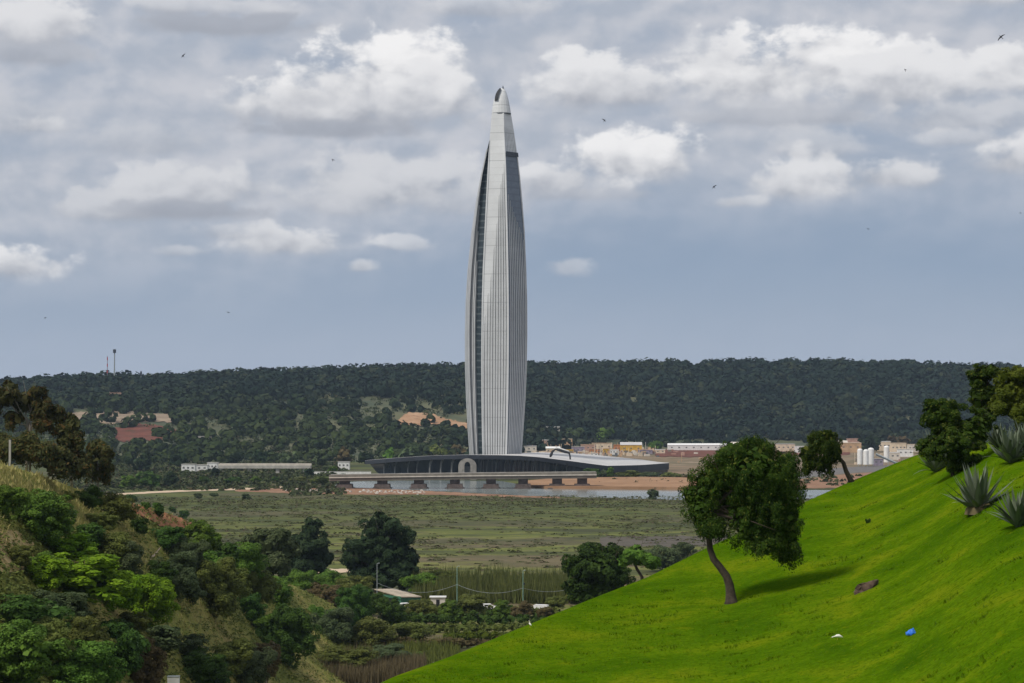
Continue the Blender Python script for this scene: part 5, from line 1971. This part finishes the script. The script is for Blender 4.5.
def rock(px, py, w, d, h, label, matl, seed, rz=0, tilt=0.0):
    b = shot(px, py, ('lawn',))
    rng = np.random.default_rng(seed)
    import bmesh
    bm = bmesh.new()
    bmesh.ops.create_icosphere(bm, subdivisions=3, radius=1)
    ks = rng.normal(size=(11, 3))
    for v in bm.verts:
        p = v.co.copy()
        for kx in ks:
            kk = Vector(kx).normalized()
            dd = p.dot(kk)
            if dd > .45:
                p -= kk * (dd - .45)
        p += Vector(rng.normal(size=3)) * .035
        p.x += .25 * p.z
        v.co = (p.x * w, p.y * d, p.z * h)
    me = bpy.data.meshes.new('rock')
    bm.to_mesh(me)
    bm.free()
    o = link('rock', me, matl, loc=b + Vector((0, 0, h * .25)))
    o.rotation_euler = (0, tilt, rz)
    return tag(o, label, 'rock')


rock(862, 591, .80, .50, .40, 'tilted brown rock lying on the lawn', plain('rock_brown', (.085, .055, .040), .9, .55, 3.5), 6, .25, -.42)

# blue plastic bag
b = shot(911, 635, ('lawn',))
k = b.y / F
rng = np.random.default_rng(8)
import bmesh
bm = bmesh.new()
bmesh.ops.create_icosphere(bm, subdivisions=3, radius=1)
for v in bm.verts:
    p = v.co
    r = 1 + .16 * math.sin(5 * p.x + 3 * p.z) * math.sin(4 * p.y - 2 * p.z) + rng.normal() * .04
    zz = max(p.z, -.5)
    sq = 1 - .45 * max(0, zz)
    v.co = (p.x * 4.6 * k * r * sq + zz * 1.2 * k, p.y * 4.0 * k * r * sq, (zz + .5) * 4.2 * k * r)
me = bpy.data.meshes.new('plastic_bag')
bm.to_mesh(me)
bm.free()
bag = link('plastic_bag', me, M['blue_bag'], loc=b)
tag(bag, 'crumpled blue plastic bag on the lawn', 'bag')
m = MB()
m.tube([(1.0 * k, 0, 5.2 * k), (2.0 * k, .3 * k, 6.2 * k), (2.6 * k, 0, 6.6 * k)], [1.2 * k, .6 * k, .9 * k], 6).build('knot', M['blue_bag'], bag)


# ------------------------------------------------------------------ birds
def egret(px, py, hpx, label, upright, rz):
    b = shot(px, py, ('lawn',))
    k = b.y / F
    t = thing('egret', label, 'bird', b, rz, 'white egrets on the lawn')
    s = hpx * k
    if upright:
        body = [(-.26, .30), (-.16, .40), (0, .52), (.10, .62), (.12, .74), (.08, .84), (.10, .93), (.17, .97), (.22, .96)]
        rad = [.02, .09, .135, .10, .055, .045, .045, .055, .02]
        beak = [(.20, .965), (.36, .93)]
        leg0 = .42
    else:
        body = [(-.62, .62), (-.42, .70), (-.15, .80), (.12, .78), (.28, .72), (.42, .70), (.52, .66), (.62, .62), (.66, .60)]
        rad = [.03, .13, .21, .18, .09, .06, .07, .08, .03]
        beak = [(.64, .61), (.86, .52)]
        leg0 = .68
        body = [(x * 1.15, z - .25) for x, z in body]
        beak = [(x * 1.15, z - .25) for x, z in beak]
        leg0 = .45
    MB().tube([(x * s, 0, z * s) for x, z in body], [r * s for r in rad], 9).build('body', M['egret'], t, smooth=True)
    MB().tube([(x * s, 0, z * s) for x, z in beak], [.025 * s, .006 * s], 6).build('beak', M['beak'], t)
    for sy in (-1, 1):
        MB().tube([(-.02 * s, sy * .05 * s, leg0 * s), (.02 * s, sy * .05 * s, leg0 * .45 * s), (-.01 * s, sy * .05 * s, 0), (.1 * s, sy * .05 * s, .005)], .014 * s, 5).build('leg', M['beak'], t)


egret(837.5, 640, 7.6, 'white egret bending low in the middle of the lawn', False, math.pi)
egret(530, 627.6, 6.8, 'white egret standing upright at the lawn edge', True, 2.5)


def flying(px, py, Y, span, label, bank, yaw, flap):
    p = P(px, py, Y)
    m = MB()
    m.tube([(0, .50, 0), (0, .42, .01), (0, .25, .02), (0, 0, .02), (0, -.25, 0), (0, -.42, 0), (-0, -.55, 0)], [.01, .05, .075, .085, .06, .05, .09], 8)
    for sx in (-1, 1):
        st = [(0.04, .16, -.14, 0), (.3, .20, -.06, flap * .20), (.62, .14, -.06, flap * .36), (.86, .00, -.12, flap * .36), (1.0, -.14, -.16, flap * .28)]
        vs = []
        for x, yl, yt, z in st:
            vs += [(sx * x, yl, z + .02), (sx * x, yt, z + .015), (sx * x, yt, z - .005), (sx * x, yl, z - .01)]
        fs = []
        for j in range(4):
            for q in range(4):
                q2 = (q + 1) % 4
                fs.append((j * 4 + q, j * 4 + q2, (j + 1) * 4 + q2, (j + 1) * 4 + q))
        fs += [(0, 1, 2, 3), (16, 17, 18, 19)]
        m.add(vs, fs)
    m.v = [(x * span / 2, y * span / 2, z * span / 2) for x, y, z in m.v]
    o = m.build('bird', M['bird_black'], loc=p)
    o.rotation_euler = (R(70), R(bank), R(yaw))
    return tag(o, label, 'bird', 'dark birds flying in the sky')


flying(183, 56, 140, .40, 'dark bird flying in the upper left of the sky', -45, 40, 1.2)
flying(332.5, 160, 150, .38, 'dark bird flying below the big white cloud left of the tower', 10, 60, .8)
flying(604.5, 120.5, 150, .42, 'dark bird flying right of the tower top', 30, -50, 1.0)
flying(714, 187, 150, .42, 'dark bird flying under the white cloud at the right', -35, 30, 1.1)
flying(905, 70, 150, .40, 'dark bird flying against the largest white cloud at the right', -5, 60, .5)
flying(1001, 37, 130, .56, 'swift with crescent wings in the upper right corner', -42, 0, -.5)
flying(228, 312.5, 260, .45, 'tiny distant bird low in the sky left of the tower', 15, 30, 1.0)
flying(45, 318, 260, .40, 'tiny distant bird low in the sky at the far left', -20, 40, 1.0)
flying(868, 229, 260, .40, 'tiny distant bird low in the sky at the right', 20, 10, 1.0)
flying(1020, 213, 240, .42, 'small bird at the right edge of the sky', 10, 50, 1.0)

# ------------------------------------------------------------------ valley things: shed, vehicles, lamps, fence
Ys = shot(398, 607, ('ground',)).y
b = shot(398, 606, ('ground',))
k = b.y / F
shed = thing('farm_shed', 'green-walled shed with a flat tan roof beside the tallest dark tree', 'shed', b, R(38))
w, dpt, h = 5.6, 10.5, 11.0 * k
m = MB().box((0, 0, h / 2 - .1), (w * .96, dpt * .94, h - .2))
m.build('wall', M['green_paint'], shed)
m = MB()
zf = h
m.add([(-w / 2, -dpt / 2, zf - .1), (w / 2, -dpt / 2, zf - .35), (w / 2, dpt / 2, zf + .75), (-w / 2, dpt / 2, zf + .95),
       (-w / 2, -dpt / 2, zf + .1), (w / 2, -dpt / 2, zf - .15), (w / 2, dpt / 2, zf + .95), (-w / 2, dpt / 2, zf + 1.15)],
      [(3, 2, 1, 0), (4, 5, 6, 7), (0, 1, 5, 4), (1, 2, 6, 5), (2, 3, 7, 6), (3, 0, 4, 7)])
m.build('roof', M['tin'], shed)
MB().box((-w / 2 - .06, 0, zf - .15), (.1, dpt, .55)).build('fascia', M['green_paint'], shed)
MB().box((-w * .48 - .04, .4, h * .40), (.1, dpt * .8, h * .7)).build('doorway', M['black'], shed)


def car(px, py, label, rz=0.0, van=False, name='car', cat='car'):
    b = shot(px, py, ('ground',))
    t = thing(name, label, cat, b, rz, 'white vehicles parked in the valley')
    if van:
        prof_ = [(-2.3, .45), (-2.3, 1.5), (-2.15, 2.0), (.6, 2.05), (1.15, 1.75), (1.65, 1.15), (2.25, 1.0), (2.35, .45)]
        win = [(-1.9, 1.25, -.7, 1.8), (-.5, 1.25, .55, 1.8)]
    else:
        prof_ = [(-2.1, .4), (-2.15, .9), (-1.75, 1.0), (-1.25, 1.45), (.35, 1.48), (1.0, .98), (1.95, .85), (2.1, .4)]
        win = [(-1.1, 1.0, -.3, 1.36), (-.2, 1.0, .45, 1.36)]
    hw = .88
    n = len(prof_)
    vs = []
    for y in (-hw, hw):
        for x, z in prof_:
            yy = y * (.86 if z > 1.2 else 1)
            vs.append((x, yy, z))
    fs = [tuple(range(n - 1, -1, -1)), tuple(range(n, 2 * n))] + [(i, (i + 1) % n, n + (i + 1) % n, n + i) for i in range(n)]
    MB().add(vs, fs).build('body', M['white_paint'], t)
    for x0, z0, x1, z1 in win:
        MB().box(((x0 + x1) / 2, -hw * .92, (z0 + z1) / 2), (x1 - x0, .16, z1 - z0)).build('window', M['window'], t)
    ws = [(1.2, 1.72, 1.65, 1.2)]
    zz = 1.45 if van else 1.23
    xx = 1.42 if van else .70
    m = MB()
    m.add([(xx - .30, -.7, zz + .28), (xx - .30, .7, zz + .28), (xx + .22, .74, zz - .28), (xx + .22, -.74, zz - .28)], [(0, 1, 2, 3)])
    m.v = [(x + .05, y, z + .05) for x, y, z in m.v]
    m.build('windscreen', M['window'], t)
    for sx in (-1.35, 1.35):
        for sy in (-1, 1):
            wv = MB()
            wv.tube([(sx, sy * .72, .34), (sx, sy * .92, .34)], .34, 12)
            wv.build('wheel', M['rubber'], t)
    return t


car(538, 614, 'white van between bare shrubs near the lawn edge', 2.9, True, 'van', 'van')
car(407, 609.5, 'white car parked in front of the green-walled shed', .15)
car(489, 610.5, 'white car half hidden by the hedge, left of the middle lamp', .1)
car(504, 610.5, 'white car half hidden by the hedge, close left of the green lamp post', .1)
b = shot(438, 608, ('ground',))
kio = thing('kiosk', 'small white kiosk with a dark doorway right of the shed', 'kiosk', b)
MB().box((0, 0, 1.2), (3.2, 2.4, 2.4)).build('wall', M['offwhite'], kio)
MB().box((0, 0, 2.5), (3.7, 2.9, .2)).build('roof', M['white_paint'], kio)
MB().box((.0, -1.23, 1.0), (.75, .1, 1.9)).build('doorway', M['black'], kio)
b = shot(173.5, 700, ('hillside', 'ground'))
k = b.y / F
wb = thing('utility_box', 'white utility box at the bottom edge below the dark leafy shrub', 'box', b)
hb_ = (700 - 676.5) * k
MB().box((0, 0, hb_ / 2 - .1), (11.5 * k, .7, hb_ + .1)).build('cabinet', M['white_paint'], wb)
MB().box((0, 0, hb_ + .0), (12.2 * k, .8, .08)).build('cap', M['steel'], wb)

# lamp posts with the wire between them
tops = []
for px, py, top, mm, lb in ((377, 606, 564, 'steel', 'grey pole at the left corner of the green-walled shed'), (457, 606, 567, 'pole_green', 'green lamp post behind the white kiosk'), (523, 609, 571, 'pole_green', 'green lamp post left of the white van')):
    b = shot(px, py, ('ground',))
    k = b.y / F
    t = thing('lamp_post', lb, 'lamp post', b, group='lamp posts along the field')
    h = (py - top) * k
    MB().tube([(0, 0, -.1), (0, 0, h)], [.095, .065], 8).build('pole', M[mm], t)
    MB().tube([(0, 0, h), (.15, 0, h + .12), (.55, 0, h + .15)], [.06, .05, .1], 6).build('lamp_head', M['steel'], t)
    if px == 523:
        MB().box((.25, -.05, h * .66), (.35, .3, .45)).build('junction_box', M['black'], t)
    tops.append((b, h))
b = shot(582.5, 606, ('ground',))
o = MB().tube([(0, 0, -.1), (0, 0, 10 * b.y / F)], [.12, .10], 8).build('marker_post', M['steel'], loc=b)
tag(o, 'short grey post standing alone at the lawn edge', 'post')


def wire(p0, p1, sag, label):
    pts = [p0.lerp(p1, s) - Vector((0, 0, sag * 4 * s * (1 - s))) for s in np.linspace(0, 1, 14)]
    o = MB().tube([p - pts[0] for p in pts], .032, 5).build('wire', M['steel'], loc=pts[0])
    tag(o, label, 'wire', 'wires between the lamp posts')


hz = .55
q = [Vector((b.x, b.y, b.z + h * hz)) for b, h in tops]
wire(q[0], q[1], 2.0, 'sagging wire from the shed pole to the first green lamp post')
wire(q[1], q[2], 1.5, 'sagging wire between the two green lamp posts')
e = shot(566, 607, ('ground',))
wire(q[2], Vector((e.x, e.y, q[2].z - .8)), .6, 'wire running from the right green lamp post to the round tree')

# wire fence at the valley foot
f0, f1 = shot(255, 689, ('ground', 'hillside')), shot(440, 672, ('ground', 'hillside'))
fence = thing('wire_fence', 'old wire fence with thin posts in front of the dry reeds', 'fence', f0)
dv = f1 - f0
dv.z = 0
nf = 22
for i in range(nf):
    pp = dv * (i / (nf - 1))
    z = gz(f0.x + pp.x, f0.y + pp.y) - f0.z
    hh = 1.9 + .25 * math.sin(i * 2.3)
    MB().tube([(pp.x, pp.y, z - .1), (pp.x + .05 * math.sin(i), pp.y, z + hh)], .075, 6).build('post', M['bark_pale'], fence)
for zz in (1.5,):
    MB().tube([(dv.x * s, dv.y * s, gz(f0.x + dv.x * s, f0.y + dv.y * s) - f0.z + zz) for s in np.linspace(0, 1, 12)], .03, 4).build('rail', M['bark_pale'], fence)
# pale stones along the fence foot
rng = np.random.default_rng(31)
m = MB()
for i in range(240):
    s = rng.uniform(.05, .98)
    x, y = f0.x + dv.x * s + rng.normal() * .5, f0.y + dv.y * s - rng.uniform(.5, 5)
    r = rng.uniform(.12, .34)
    m.box((x, y, gz(x, y) + r * .2), (r * 2, r * 1.4, r * 1.3), rng.uniform(0, 3), .6)
tag(m.build('rubble', M['rubble']), 'pale stones scattered along the foot of the wire fence', kind='stuff')
m = MB()
for i in range(170):
    px = rng.uniform(283, 425)
    py = 490.5 + (px - 283) / 142 * 2.2 + rng.normal() * .8
    p = shot(px, py, ('ground',))
    r = rng.uniform(.25, .8)
    m.box((p.x, p.y, r * .4), (r * 2.4, r * 1.4, r), rng.uniform(0, 3), .6)
tag(m.build('bank_rubble', M['rubble']), 'whitish rubble scattered on the red river bank', kind='stuff')

# ------------------------------------------------------------------ haze
m = MB().box((0, 1950, 149), (5200, 4800, 300))
hz_o = m.build('haze', None)
mh = bpy.data.materials.new('haze')
mh.use_nodes = True
mh.node_tree.nodes.clear()
vo = mh.node_tree.nodes.new('ShaderNodeVolumePrincipled')
vo.inputs['Color'].default_value = (.62, .80, 1.0, 1)
vo.inputs['Density'].default_value = 0.000038
vo.inputs['Anisotropy'].default_value = 0.1
mo = mh.node_tree.nodes.new('ShaderNodeOutputMaterial')
mh.node_tree.links.new(vo.outputs[0], mo.inputs['Volume'])
hz_o.data.materials.append(mh)
tag(hz_o, 'thin blue haze over the valley', kind='stuff')
